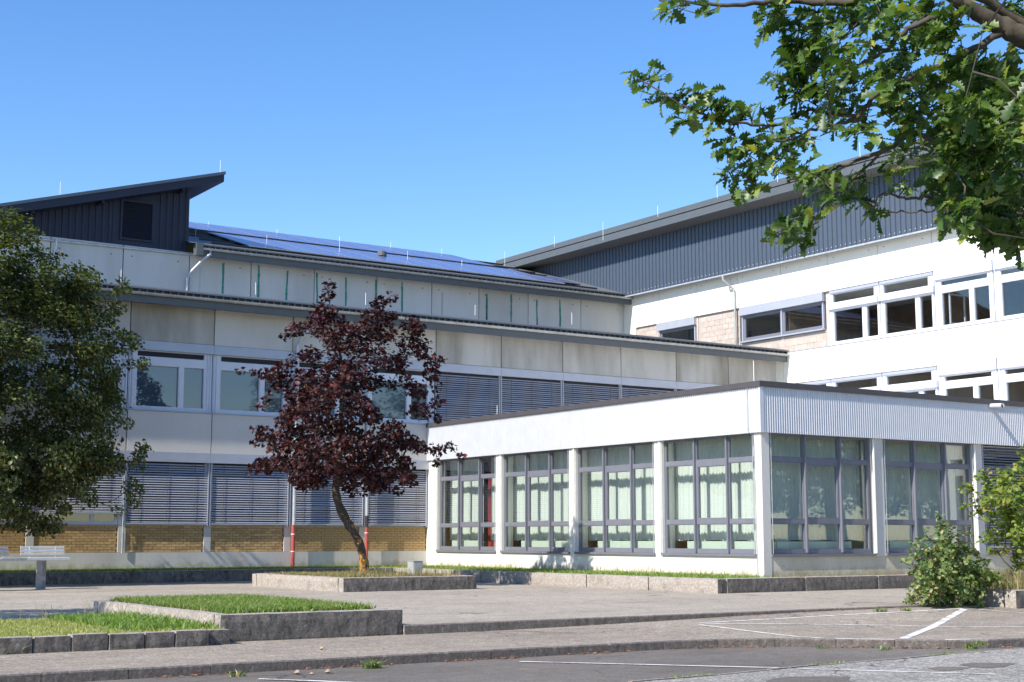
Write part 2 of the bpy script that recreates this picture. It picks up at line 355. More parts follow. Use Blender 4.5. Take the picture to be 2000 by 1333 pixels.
YA, YU, XP, YP, XC = 45.43, 55.91, 26.71, 28.05, 44.19
A = Face('Y', YA); U = Face('Y', YU); C = Face('X', XC); PL = Face('X', XP); PF = Face('Y', YP)

# ------------------------------------------------------------------ ground
ZR, ZP, ZF = -.62, -.50, -.36
def zfoot(x, y):
    t = min(1, max(0, (x-12)/10)); t = t*t*(3-2*t); return ZP+.12*t*min(1, max(0, (y-16.6)/3.4))
tag(MB().poly([(-900, -900, -.80), (900, -900, -.80), (900, 900, -.80), (-900, 900, -.80)]).build('ground', 'meadow', loc=(0, 0, -.8)), kind='structure')
tag(MB().poly([(-80, -40, ZR), (90, -40, ZR), (90, 17.0, ZR), (-80, 17.0, ZR)]).build('road', 'asphalt', loc=(0, 0, ZR)), kind='structure')
# older grey asphalt beyond the seam
sm = [at(x, y, Z=ZR+.004)[:2] for x, y in ((1060, 1342), (1230, 1333), (1400, 1319), (1596, 1300), (1772, 1286), (1920, 1272))]
sm = [(sm[0][0]-6, sm[0][1]-3.2)]+[tuple(p) for p in sm]
tag(MB().poly([(p[0], p[1], ZR+.004) for p in sm]+[(22, 14.03, ZR+.004), (60, 14.03, ZR+.004), (60, -30, ZR+.004), (-2, -30, ZR+.004)]).build('asphalt_patch', 'asphalt_old', loc=(10, 5, ZR+.004)), kind='structure')
tag(MB().poly([(11.32, 20.05, ZF), (60, 20.05, ZF), (60, 75, ZF), (-80, 75, ZF), (-80, 23.8, ZF), (8.4, 23.8, ZF), (8.4, 21.0, ZF), (11.32, 21.0, ZF)]).build('plaza', 'plaza', loc=(0, 30, ZF)), kind='structure')
# kerb line between footway and road
K2 = [(-40., 16.62), (13.8, 16.62), (14.7, 16.46), (15.5, 16.08), (16.2, 15.52), (16.8, 14.92), (17.35, 14.40), (17.9, 14.14), (18.7, 14.06), (40, 14.06)]
def k2y(x):
    for (x0, y0), (x1, y1) in zip(K2, K2[1:]):
        if x0 <= x <= x1: return y0+(y1-y0)*(x-x0)/(x1-x0)
xs = sorted(set(list(np.arange(-40, 40.1, 1.0))+[p[0] for p in K2])); NY = 9; gv, gf = [], []
for x in xs:
    for j in range(NY):
        y = k2y(x)+.03+(20.34-k2y(x)-.03)*j/(NY-1); gv.append((x, y, zfoot(x, y)))
for i in range(len(xs)-1):
    for j in range(NY-1): a = i*NY+j; gf.append((a, a+NY, a+NY+1, a+1))
tag(raw('footway', gv, gf, 'footway', loc=(0, 18, ZP)), kind='structure')
kr = tag(link(bpy.data.objects.new('road_kerb', None), None, (10, 16.6, ZR)), kind='structure')
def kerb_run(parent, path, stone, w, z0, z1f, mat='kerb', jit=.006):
    """kerb stones laid along a polyline, mitred at the bends, each its own piece"""
    pts = [Vector((path[0][0], path[0][1], 0))]
    for a, b in zip(path, path[1:]):
        L = math.dist(a, b); n = max(1, round(L/stone))
        pts += [Vector((a[0]+(b[0]-a[0])*i/n, a[1]+(b[1]-a[1])*i/n, 0)) for i in range(1, n+1)]
    nrm = []
    for i, p in enumerate(pts):
        d = (pts[min(i+1, len(pts)-1)]-pts[max(i-1, 0)]).normalized(); nrm.append(Vector((-d.y, d.x, 0)))
    for i in range(len(pts)-1):
        d = (pts[i+1]-pts[i]).normalized()*.005; mb = MB(); c = .018; dz = random.uniform(-jit, jit)*.5
        for q0, nr in ((pts[i]+d, nrm[i]), (pts[i+1]-d, nrm[i+1])):
            zt_ = z1f(q0.x, q0.y)+dz
            for oo, zz in ((0, z0), (0, zt_-c), (c, zt_), (w, zt_), (w, z0)): mb.v.append((q0.x+nr.x*oo, q0.y+nr.y*oo, zz))
        mb.f += [(0, 1, 2, 3, 4), (9, 8, 7, 6, 5)]+[(k, 5+k, 5+(k+1) % 5, (k+1) % 5) for k in range(5)]
        mb.build('kerb_stone', mat, parent)
kerb_run(kr, [(-2.2, 16.62)]+K2[1:-1]+[(30, 14.06)], 1.0, .22, ZR-.05, lambda x, y: ZP+.006)
kp = tag(link(bpy.data.objects.new('plaza_kerb', None), None, (15, 20, ZP)), kind='structure')
kerb_run(kp, [(11.345, 19.96), (24.0, 20.0)], 1.0, .10, ZP-.1, lambda x, y: ZF+.012)
# worn edging stones set flush in the asphalt seam
ed = tag(link(bpy.data.objects.new('seam_edging', None), None, (float(sm[3][0]), float(sm[3][1]), ZR)), kind='structure')
for (xa_, ya_), (xb_, yb_) in zip(sm[2:], sm[3:]):
    L_ = math.dist((xa_, ya_), (xb_, yb_)); n_ = max(1, round(L_/.8)); dx_, dy_ = (xb_-xa_)/L_, (yb_-ya_)/L_
    for i_ in range(n_):
        a_, b_ = L_*i_/n_+.01, L_*(i_+1)/n_-.01; w0, w1 = -.03, .035; zt = ZR+.012+random.uniform(-.003, .006); mb = MB()
        mb.v = [(xa_+dx_*t_-dy_*w_, ya_+dy_*t_+dx_*w_, z_) for z_ in (ZR-.05, zt) for t_, w_ in ((a_, w0), (b_, w0), (b_, w1), (a_, w1))]
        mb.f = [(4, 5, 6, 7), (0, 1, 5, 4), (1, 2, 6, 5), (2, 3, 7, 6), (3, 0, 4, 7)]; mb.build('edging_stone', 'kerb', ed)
# painted lines
def line(name, pts, w, zfun, n=24):
    P = []
    for (x, y) in pts:
        z = -.5
        for _ in range(6): q = at(x, y, Z=z); z = zfun(q[0], q[1])
        P.append(Vector((q[0], max(q[1], k2y(q[0])+.09) if zfun is zfoot else q[1], 0)))
    V = []
    for a, b in zip(P, P[1:]):
        k = max(2, int((b-a).length/.3))
        for i in range(k): V.append(a.lerp(b, i/k))
    V.append(P[-1]); mb = MB()
    if zfun is zfoot: V = [Vector((p.x, max(p.y, k2y(p.x)+.09), 0)) for p in V]      # paint stays on top of the kerb
    for i, p in enumerate(V):
        d = (V[min(i+1, len(V)-1)]-V[max(i-1, 0)]).normalized(); nr = Vector((-d.y, d.x, 0))*w/2
        for q in (p+nr, p-nr): mb.v.append((q.x, q.y, zfun(q.x, q.y)+.006))
    mb.f = [(2*i, 2*i+1, 2*i+3, 2*i+2) for i in range(len(V)-1)]
    return tag(mb.build(name, 'paint_line'), kind='structure')
fr_ = lambda x, y: ZR+.004
line('painted_line', [(505, 1327), (640, 1332), (760, 1337), (900, 1341)], .085, fr_)
line('painted_line', [(1015, 1293), (1545, 1306)], .085, fr_)
line('painted_line', [(1560, 1307), (1945, 1318)], .085, fr_)
line('painted_line', [(1366, 1219), (2010, 1225)], .09, zfoot)
line('painted_line', [(1366, 1221), (1555, 1244), (1640, 1249), (1760, 1252), (1900, 1256), (2010, 1249)], .09, zfoot)
line('painted_line', [(1366, 1217.5), (1520, 1209), (1780, 1195), (1880, 1189)], .09, zfoot)
line('painted_line', [(1766, 1250.5), (1840, 1215), (1884, 1190)], .14, zfoot)
line('painted_line', [(1890, 1189), (2010, 1199)], .08, zfoot)
# patched holes in the old asphalt
for (x, y, r) in ((1925, 1299, .38), (1850, 1306, .28), (1590, 1329, .5)):
    q = at(x, y, Z=ZR+.008); mb = MB(); k = 18
    mb.poly([(q[0]+r*(1+.25*math.sin(3*a+x))*math.cos(a)*1.1, q[1]+r*(1+.2*math.cos(2*a+y))*math.sin(a)*.8, ZR+.008) for a in [2*math.pi*i/k for i in range(k)]])
    tag(mb.build('asphalt_repair', 'asphalt'), kind='structure')

# ------------------------------------------------------------------ vegetation helpers
def leaf_template(kind):
    if kind == 'oak':
        half = [(.03, .04), (.10, .17), (.20, .25), (.09, .33), (.27, .45), (.13, .52), (.32, .66), (.17, .73), (.24, .86), (.09, .92), (.0, 1.)]
    elif kind == 'linden': half = [(.24, .02), (.42, .2), (.46, .42), (.33, .68), (.0, 1.)]
    elif kind == 'ovate': half = [(.16, .08), (.30, .3), (.32, .52), (.2, .78), (.0, 1.)]
    elif kind == 'maple':
        out = [(0, -.02), (.2, -.04), (.42, -.16), (.34, .08), (.62, .28), (.36, .30), (.44, .62), (.24, .52), (.0, 1.0)]
        pts = [(x, y) for x, y in out]+[(-x, y) for x, y in out[1:-1][::-1]]
        v = [(0, .25, 0)]+[(x, y, -abs(x)*.28-.12*max(0, y-.4)) for x, y in pts]; n = len(pts)
        return np.array(v), np.array([(0, 1+i, 1+(i+1) % n) for i in range(n)])
    v = [(0, -.06, 0)]; f = []; rows = []
    for x, y in half:
        a = len(v); v += [(0, y, -.10*y*y), (x, y, abs(x)*.45-.14*y*y), (-x, y, abs(x)*.45-.14*y*y)]; rows.append(a)
    f += [(0, rows[0]+1, rows[0]), (0, rows[0], rows[0]+2)]
    for a, b in zip(rows, rows[1:]):
        f += [(a, a+1, b+1), (a, b+1, b), (a, b, b+2), (a, b+2, a+2)]
    return np.array(v, float), np.array(f)
def leaves(pos, size, tpl, out=None, droop=.35, upbias=.6):
    """many leaf blades with their own turn, tilt and size -> verts, faces"""
    v, f = tpl; n = len(pos)
    nrm = rng.normal(size=(n, 3)); nrm /= np.linalg.norm(nrm, axis=1)[:, None]
    nrm = nrm*(1-upbias)+np.array([0, 0, 1])*upbias
    if out is not None: nrm += out*.5
    nrm /= np.linalg.norm(nrm, axis=1)[:, None]
    d = rng.normal(size=(n, 3)); d[:, 2] -= droop
    if out is not None: d += out*.8
    d -= nrm*np.sum(d*nrm, 1)[:, None]; d /= np.linalg.norm(d, axis=1)[:, None]
    s = np.cross(d, nrm)
    sz = size*rng.uniform(.65, 1.25, n)
    P = pos[:, None, :]+sz[:, None, None]*(v[None, :, 0:1]*s[:, None, :]+v[None, :, 1:2]*d[:, None, :]+v[None, :, 2:3]*nrm[:, None, :])
    Fc = f[None]+(np.arange(n)*len(v))[:, None, None]
    return P.reshape(-1, 3), Fc.reshape(-1, 3)
def clump_leaves(clumps, per, centre, size, tpl, flat=.75, droop=.35, upbias=.55, dens=None):
    pos, out = [], []
    for c, r in clumps:
        k = max(4, int(per*(r/np.median([x[1] for x in clumps]))**2*rng.uniform(.7, 1.3)))
        q = rng.normal(size=(k, 3)); q /= np.linalg.norm(q, axis=1)[:, None]; q *= (rng.uniform(.15, 1, k)**.5)[:, None]*r
        q[:, 2] *= flat; pos.append(c+q); o = c+q-centre; o /= np.linalg.norm(o, axis=1)[:, None]+1e-6; out.append(o)
    return leaves(np.concatenate(pos), size, tpl, np.concatenate(out), droop, upbias)
def skeleton(trunk, trad, clumps, twig=.006, k=.5, wob=.06, seg=6):
    """limbs grown from the trunk to every leaf clump, thicker where more clumps hang on them"""
    nodes = [np.array(p, float) for p in trunk]; par = list(range(-1, len(trunk)-1)); nt_ = len(trunk); base = nodes[0]
    order = sorted(range(len(clumps)), key=lambda i: min(np.linalg.norm(clumps[i][0]-p) for p in nodes[:nt_]))
    for i in order:
        c = clumps[i][0]; best = None
        for j, p in enumerate(nodes):
            if j == 0: continue
            d = np.linalg.norm(c-p)+.35*max(0, p[2]-c[2])+ (.25*np.linalg.norm(c-p) if j < nt_ and p[2] > c[2]-.2 else 0)
            if best is None or d < best[0]: best = (d, j)
        j = best[1]; p = nodes[j]
        m1 = p*.5+c*.5+rng.normal(size=3)*np.linalg.norm(c-p)*wob+np.array([0, 0, -.05*np.linalg.norm(c-p)])
        nodes.append(m1); par.append(j); nodes.append(c); par.append(len(nodes)-2)
    cnt = [0]*len(nodes)
    for i in range(len(nodes)-1, nt_-1, -1):
        if cnt[i] == 0: cnt[i] = 1
        cnt[par[i]] += cnt[i] if par[i] >= nt_ else 0
    mb = MB()
    for i in range(nt_, len(nodes)):
        a = nodes[par[i]]; b = nodes[i]; ra = twig*(1+k*math.sqrt(cnt[i])*1.3); rb = twig*(1+k*math.sqrt(max(1, cnt[i]-1)))
        if par[i] < nt_: ra = min(ra*1.3, trad[par[i]]*.8)
        mb.tube([a, b], [ra, rb], seg, False)
    return mb
def smooth_path(pts, n=5):
    out = []; P = [np.array(p, float) for p in pts]
    for i in range(len(P)-1):
        p0 = P[max(i-1, 0)]; p1 = P[i]; p2 = P[i+1]; p3 = P[min(i+2, len(P)-1)]
        for t in np.linspace(0, 1, n, endpoint=False):
            out.append(.5*((2*p1)+(-p0+p2)*t+(2*p0-5*p1+4*p2-p3)*t*t+(-p0+3*p1-3*p2+p3)*t**3))
    out.append(P[-1]); return out
def grass(name, region, n, h, mat, zf, parent=None, wid=.008, bend=.5, hvar=.5, kind='stuff', loc=None):
    """single bent blades scattered over x0,x1,y0,y1 (or a test function)"""
    x0, x1, y0, y1 = region
    x = rng.uniform(x0, x1, n); y = rng.uniform(y0, y1, n); z = np.array([zf(a, b) for a, b in zip(x, y)])
    a = rng.uniform(0, 2*np.pi, n); hh = h*rng.uniform(1-hvar, 1+hvar, n); w = wid*rng.uniform(.6, 1.4, n)
    b = rng.normal(size=(n, 2))*bend*hh[:, None]
    p0 = np.stack([x-np.cos(a)*w, y-np.sin(a)*w, z-.01], 1); p1 = np.stack([x+np.cos(a)*w, y+np.sin(a)*w, z-.01], 1)
    m0 = np.stack([x-np.cos(a)*w*.7+b[:, 0]*.35, y-np.sin(a)*w*.7+b[:, 1]*.35, z+hh*.6], 1); m1 = m0+np.stack([np.cos(a)*w*1.4, np.sin(a)*w*1.4, 0*w], 1)
    tp = np.stack([x+b[:, 0], y+b[:, 1], z+hh], 1)
    V = np.stack([p0, p1, m1, m0, tp], 1).reshape(-1, 3); k = np.arange(n)[:, None]*5
    Fc = np.concatenate([k+np.array([[0, 1, 2]]), k+np.array([[0, 2, 3]]), k+np.array([[3, 2, 4]])])
    o = raw(name, V, Fc, mat, parent, loc or ((x0+x1)/2, (y0+y1)/2, float(z.mean())))
    return tag(o, kind=kind)

# ------------------------------------------------------------------ facade helpers
def window(face, parent, u0, u1, z0, z1, holes, frame, o0, o1, pane, po, name='window', bevel=.006):
    """frame around rectangular lights (u0,u1,z0,z1[,material]); every light gets its own pane"""
    us = sorted({u0, u1}|{h[0] for h in holes}|{h[1] for h in holes}); zs = sorted({z0, z1}|{h[2] for h in holes}|{h[3] for h in holes})
    mb = MB()
    for a, b in zip(us, us[1:]):
        run = None
        for c, d in zip(zs, zs[1:]):
            um, zm = (a+b)/2, (c+d)/2
            solid = not any(h[0] < um < h[1] and h[2] < zm < h[3] for h in holes)
            if solid: run = (run[0], d) if run else (c, d)
            if (not solid or d == zs[-1]) and run: face.box(mb, a, b, o0, o1, *run); run = None
    w = mb.build(name, frame, parent)
    for h in holes:
        pm = h[4] if len(h) > 4 else pane
        face.part('pane', pm, w, h[0]-.01, h[1]+.01, po-.012, po, h[2]-.01, h[3]+.01)
        bd = MB(); t = .018                                      # glazing bead round the light
        for q in ((h[0], h[0]+t, h[2], h[3]), (h[1]-t, h[1], h[2], h[3]), (h[0]+t, h[1]-t, h[2], h[2]+t), (h[0]+t, h[1]-t, h[3]-t, h[3])):
            face.box(bd, q[0], q[1], po+.001, o1-.012, q[2], q[3])
        bd.build('glazing_bead', frame, w)
    return w
def blind(face, parent, u0, u1, z0, z1, o, pitch=.077, mat='blind_slat', cords=3, tilt=R(38), wd=.08, rail='metal_strip', guide=True, gap=0.):
    mb = MB(); n = int((z1-z0-.06)/pitch); hw = wd/2
    for i in range(n):
        zc = z0+.06+pitch*(i+.5)+random.uniform(-.004, .004); tl = tilt+random.uniform(-.06, .06); b = len(mb.v)
        prof = [(-hw, -.006), (-hw*.4, .004), (hw*.4, .004), (hw, -.006)]
        for u in (u0+.02, u1-.02):
            sag = random.uniform(-.004, .004)
            for (p, q) in prof:
                mb.v.append(face.pt(u, o+p*math.cos(tl)+q*math.sin(tl), zc-p*math.sin(tl)+q*math.cos(tl)+sag))
        mb.f += [(b+k, b+k+1, b+5+k, b+4+k) for k in range(3)]
    bl = tag(mb.build('blind', mat, parent), kind='stuff')
    face.part('bottom_rail', rail, bl, u0+.015, u1-.015, o-.035, o+.045, z0, z0+.05)
    for k in range(cords):
        u = u0+(u1-u0)*((k+.5)/cords if cords > 1 else .5)
        face.part('ladder_cord', 'bolt_dark', bl, u-.006, u+.006, o+.036, o+.042, z0+.05, z1)
    if guide:
        for u in (u0-.012, u1-.018): face.part('guide_rail', 'metal_strip', bl, u, u+.03, o-.03, o+.055, z0-.05, z1)
    return bl
def ribs(face, u0, u1, z0, z1f, o, pitch, depth, crest=.3, slope=.12, reverse=False):
    """trapezoid-profile sheet metal standing at o, top edge z1f(u)"""
    pr = []; n = int(round((u1-u0)/pitch)); p = (u1-u0)/n
    for i in range(n):
        b = u0+i*p
        pr += [(b, 0), (b+p*(1-crest-2*slope), 0), (b+p*(1-crest-slope), depth), (b+p*(1-slope), depth)]
    pr.append((u1, 0)); mb = MB()
    for u, d in pr:
        mb.v += [face.pt(u, o+d, z0), face.pt(u, o+d, z1f(u))]
    mb.f = [(2*i, 2*i+2, 2*i+3, 2*i+1) for i in range(len(pr)-1)]
    return mb
def eave(face, parent, u0, u1, ot, z, gut='zinc', seam=1.05, slots=True, wall_o=.1):
    """roof edge: flashing, comb, half-round gutter on brackets, fascia and soffit; z is the top of the flashing"""
    mb = MB()
    prof = [(ot-.35, z+.10), (ot+.02, z), (ot+.03, z-.05), (ot-.02, z-.055), (ot-.35, z+.02)]
    def sweep(mb, prof, a, b):
        if face.k == 'Y': mb.prism([(face.p-o, zz) for o, zz in prof], a, b, 'X')
        else: mb.prism([(face.p-o, zz) for o, zz in prof], a, b, 'Y')
        return mb
    sweep(mb, prof, u0, u1).build('eave_flashing', 'slate_trim', parent)
    if slots:
        c = face.box(MB(), u0, u1, ot-.10, ot-.05, z-.20, z-.056).build('comb_recess', 'solar_back', parent)
        cb = MB(); k = int((u1-u0)/.26)
        for i in range(k+1): face.box(cb, u0+i*.26, u0+i*.26+.035, ot-.045, ot+.02, z-.172, z-.057)
        tag(cb.build('eave_comb', 'slate_trim', parent), kind='stuff')
    g = MB(); r = .085; segs = 10; gz = z-.175; go = ot+.075
    prof = [(go+r*math.cos(a), gz+r*math.sin(a)) for a in [math.pi+math.pi*i/segs for i in range(segs+1)]]
    prof += [(go+(r-.012)*math.cos(a), gz+(r-.012)*math.sin(a)) for a in [2*math.pi-math.pi*i/segs for i in range(segs+1)]]
    gu = sweep(g, prof, u0, u1).build('gutter', gut, parent)
    br = MB(); k = int((u1-u0)/seam)
    for i in range(1, k+1):
        pr2 = [(go+(r+.008)*math.cos(a), gz+(r+.008)*math.sin(a)) for a in [math.pi+math.pi*j/segs for j in range(segs+1)]]
        pr2 += [(go+r*math.cos(a), gz+r*math.sin(a)) for a in [2*math.pi-math.pi*j/segs for j in range(segs+1)]]
        sweep(br, pr2, u0+i*seam-.02, u0+i*seam+.02)
    br.build('gutter_seams', 'galvanised', gu)
    face.part('fascia', 'slate_trim', parent, u0, u1, ot-.13, ot-.012, z-.49, z-.18)
    face.part('soffit', 'soffit', parent, u0, u1, wall_o, ot-.135, z-.40, z-.34)
def rod(parent, x, y0, y1, plane, name='lightning_rod'):
    """thin air terminal between two photo heights at column x"""
    a = at(x, y1, **plane); b = at(x, y0, **plane)
    MB().tube([tuple(a), (a[0], a[1], b[2])], .010, 5).build(name, 'rod_white', parent)

# ------------------------------------------------------------------ long two-storey wing (facade towards the road)
sx = lambda k: 15.46+2.874*k
wa = thing('school_wing', (25, 50, 0), 'long grey concrete school wing with venetian blinds and yellow brick panels', 'building')
MB().box(4, XC+.3, YA+.12, YU+.35, -.2, 8.6).build('wall', 'dark_room', wa)
MB().box(4, XC+.3, YU+.11, 70, 8.5, 12.6).build('upper_wall', 'dark_room', wa)
old = {0, 4, 5, 6, 7, 8, 9, -2}
for k in range(-4, 10):
    u0, u1 = sx(k)+.016, min(sx(k+1), XC)-.016
    A.part('wall_panel', 'panel_old' if k in old else 'panel_grey', wa, u0, u1, .02, .15, 7.37, 8.70, .006)
    A.part('lintel', 'metal_strip', wa, u0-.012, u1+.012, .03, .17, 7.06, 7.362, .004)
    if k <= 3:
        A.part('spandrel', 'spandrel', wa, u0, u1, .0, .15, 3.76, 5.07, .006)
        A.part('sill', 'metal_strip', wa, u0-.012, u1+.012, .0, .19, 5.075, 5.105)
        A.part('lintel', 'metal_strip', wa, u0-.012, min(u1+.012, XP-.01), .02, .17, 3.44, 3.755, .004)
    if k <= 3:                                                  # first-floor windows
        z = [(u0+.27, u0+1.71, 5.22, 6.58), (u0+1.87, u0+2.58, 5.22, 6.58), (u0+.27, u0+2.58, 6.84, 7.045, 'pane_black')]
        w = window(A, wa, u0, u1, 5.11, 7.055, z, 'white_frame', -.1, .06, 'pane_coated', -.03)
        for uu in (u0+.05, u0+.13, u1-.05, u1-.15): A.part('frame_rib', 'white_frame', w, uu-.014, uu+.014, .061, .09, 5.115, 7.05)
    elif k <= 8: blind(A, wa, u0+.02, u1-.02, 5.15, 7.055, .06)
    else:
        window(A, wa, u0, u1, 5.11, 7.055, [(u0+.3, u1-.3, 5.3, 6.95)], 'white_frame', -.1, .05, 'pane_coated', -.03)
    if k >= 4: A.part('spandrel', 'spandrel', wa, u0, u1, .0, .15, 3.76, 5.07)
    if -4 <= k <= 3:                                             # ground floor
        lo = 1.75 if k in (-1, -2) else 1.42
        e = min(u1, XP-.06)
        blind(A, wa, u0+.02, e-.02, lo, 3.435, .06, tilt=R(40))
        if lo > 1.5: window(A, wa, u0+.12, e-.12, 1.41, 3.3, [(u0+.2, e-1.0, 1.5, 3.2), (e-.9, e-.2, 1.5, 3.2)], 'white_frame', -.08, -.01, 'pane_coated', -.04)
        A.part('window_ledge', 'metal_strip', wa, u0+.10, e-.10, -.02, .035, 1.385, 1.405)
    if k <= 4 and sx(k) < XP:
        A.part('pilaster', 'plinth', wa, sx(k)-.125, min(sx(k)+.125, XP-.02), -.1, .03, .535, 1.40, .006)
        A.part('window_post', 'white_frame', wa, sx(k)-.13, min(sx(k)+.13, XP-.02), -.1, .012, 1.401, 3.43)
A.part('plinth', 'plinth', wa, 4, XP-.01, -.1, .045, -.15, .53)
A.part('footing', 'soil', wa, 4, XP-.01, -.1, .058, -.2, .03)
# yellow brick panels: the largest 300 bricks in view one by one, the rest joined
bw, bh, gapb = .245, .0745, .011
bm = MB().box(-bw/2, bw/2, -.05, .05, 0, bh).mesh('brick'); bm.materials.append(M['brick'])
hm = MB().box(-bw/4+.003, bw/4-.003, -.05, .05, 0, bh).mesh('half_brick'); hm.materials.append(M['brick'])
left = 300
for k in (0, 1, -1, 2, 3, -2, -3, -4):
    u0, u1 = sx(k)+.14, min(sx(k+1)-.14, XP-.03); nb = int((u1-u0)/(bw+gapb))
    pa = A.part('brick_panel', 'mortar', wa, u0-.01, u1+.01, -.09, -.012, .535, 1.385)
    rest = MB()
    for c in range(10):
        zz = .54+c*(bh+gapb); x = u0; off = (c % 2)
        cells = []
        if off: cells.append((x, bw/2)); x += bw/2+gapb
        while x < u1-.05:
            w_ = min(bw, u1-x); cells.append((x, w_)); x += w_+gapb
        for (xx, w_) in cells:
            jo = random.uniform(-.002, .004)
            if left > 0:
                me = bm if w_ > bw*.8 else hm
                o = inst('brick', me, pa, (xx+w_/2, YA+.05-jo, zz)); left -= 1
                if w_ <= bw*.8: o.scale.x = w_/(bw/2-.006)
                elif w_ < bw: o.scale.x = w_/bw
            else: rest.box(xx, xx+w_, YA-jo, YA+.05, zz, zz+bh)
    if rest.v: tag(rest.build('bricks', 'brick', pa), kind='stuff')
eave(A, wa, 4, XC+.02, .87, 8.97)
MB().poly([(4, YA-.85, 8.98), (XC, YA-.85, 8.98), (XC, YU+.2, 10.25), (4, YU+.2, 10.25)]).build('lower_roof', 'roof_sheet', wa)
# upper storey, set back
us = [-1.2, 1.6, 4.4, 7.2, 10.0, 12.85, 15.78, 18.67, 21.45, 24.17, 27.11, 30.18, 33.01, 35.55, 38.32, 41.44, 44.2]
for a, b in zip(us[2:], us[3:]):
    U.part('wall_panel', 'panel_grey', wa, a+.02, min(b, XC+.1)-.02, -.1, .06, 9.9, 12.62, .006)
    for uu in (a+.35, b-.5):
        q = MB().tube([U.pt(uu, .058, 12.2), U.pt(uu, .075, 12.2)], .03, 8).build('fixing_hole', 'bolt_dark', wa)
for g_ in (22.89, 24.51, 25.83, 27.28, 28.64, 30.13, 31.46, 35.97, 37.35, 38.85, 40.18):
    mb = MB(); zz = 10.3; uu = g_+random.uniform(-.02, .02)
    while zz < 12.25:                                           # sealing compound brushed down the wall joints
        n2 = zz+random.uniform(.1, .22); w_ = random.uniform(.035, .055); d = random.uniform(-.012, .012)
        mb.poly([U.pt(uu-w_, .064, zz), U.pt(uu+w_, .064, zz), U.pt(uu+d+w_, .064, n2), U.pt(uu+d-w_, .064, n2)]); zz = n2; uu += d
    mb.build('sealant_stripe', 'green_mark', wa)
for g_ in (33.55, 36.0, 21.9):
    mb = MB(); mb.poly([U.pt(g_-.05, .064, 10.3), U.pt(g_+.04, .064, 10.3), U.pt(g_+.06, .064, 12.1), U.pt(g_-.03, .064, 12.1)]); mb.build('grey_stain', 'panel_old', wa)
eave(U, wa, 21.75, XC+.25, .70, 12.90)
ZRF = lambda y: 12.91+.30*(y-55.2)
MB().poly([(21.2, 55.2, ZRF(55.2)), (XC+.4, 55.2, ZRF(55.2)), (XC+.4, 65.6, ZRF(65.6)), (21.2, 65.6, ZRF(65.6))]).build('upper_roof', 'roof_sheet', wa)
MB().poly([(21.2, 65.6, ZRF(65.6)), (XC+.4, 65.6, ZRF(65.6)), (XC+.4, 76, 12.9), (21.2, 76, 12.9)]).build('back_roof', 'roof_sheet', wa)
# rain pipes
def pipe(parent, pts, r, mat, name='downpipe', seg=12, rings=()):
    p = MB().tube(pts, r, seg).build(name, mat, parent, smooth=False)
    for (c, dz) in rings: MB().tube([c, (c[0], c[1], c[2]+dz)], r+.008, seg).build('pipe_clamp', 'rod_white', p)
    return p
def swan(face, u, o_t, o_w, zt, zb, du=-.35):
    return [face.pt(u, o_t, zt), face.pt(u, o_t, zt-.22), face.pt(u+du*.3, o_t-(o_t-o_w)*.25, zt-.42), face.pt(u+du*.85, o_w+(o_t-o_w)*.15, zt-.95), face.pt(u+du, o_w, zt-1.2), face.pt(u+du, o_w, zb)]
pipe(wa, swan(A, 21.95, .92, .26, 8.78, 1.42, -.62), .06, 'galvanised')
pipe(wa, [A.pt(21.33, .22, 1.42), A.pt(21.33, .22, -.1)], .066, 'pipe_red', rings=[(A.pt(21.33, .22, 1.10), .03), (A.pt(21.33, .22, .52), .03)])
pipe(wa, [A.pt(24.14, .22, 7.0), A.pt(24.14, .22, 1.76)], .055, 'galvanised')
pipe(wa, [A.pt(24.14, .22, 1.76), A.pt(24.14, .22, 1.36)], .058, 'pipe_black')
pipe(wa, [A.pt(24.14, .22, 1.36), A.pt(24.14, .22, -.1)], .06, 'pipe_red', rings=[(A.pt(24.14, .22, 1.15), .03)])
for uu in (21.33, 24.14):
    for zz in (1.12, .53): MB().tube([A.pt(uu, .21, zz), A.pt(uu, .04, zz)], .008, 6).build('wall_bracket', 'galvanised', wa)
pipe(wa, [A.pt(15.46, .10, 3.0), A.pt(15.46, .10, .5)], .022, 'galvanised', 'cable_pipe'); pipe(wa, [A.pt(15.50, .07, 1.15), A.pt(15.53, .09, .62)], .02, 'pipe_white', 'cable_pipe')
pipe(wa, swan(U, 22.05, .78, .16, 12.72, 10.2, -.72), .065, 'galvanised')
pipe(wa, swan(U, 15.95, .25, .12, 12.5, 10.0, -.12), .05, 'galvanised')
U.part('gutter_outlet', 'slate_trim', wa, 21.45, 21.74, .45, .80, 12.42, 12.93)
for x in (236, 499, 714, 928, 1117): rod(wa, x, {236: 527, 499: 552, 714: 572, 928: 596, 1117: 611}[x], {236: 552, 499: 576, 714: 596, 928: 616, 1117: 634}[x], dict(Y=YA+.3))
for (x, a, b) in ((382, 443, 463), (521, 459, 478), (663, 462, 493), (709, 500, 522), (796, 490, 508), (866, 518, 537), (902, 509, 520), (1006, 533, 552)): rod(wa, x, a, b, dict(Y=58))
for (x, a, b) in ((407, 433, 455), (541, 448, 466), (763, 473, 492), (863, 485, 503)): rod(wa, x, a, b, dict(Y=65.4))
q = at(746, 510, Y=58.6); vp = MB().tube([(q[0], q[1], q[2]-.4), (q[0], q[1], q[2]+.22)], .13, 12).build('roof_vent', 'galvanised', wa)
MB().tube([(q[0], q[1], q[2]+.2), (q[0], q[1], q[2]+.24), (q[0], q[1], q[2]+.42), (q[0], q[1], q[2]+.5)], [.13, .22, .22, .08], 12).build('vent_cowl', 'bolt_dark', vp)

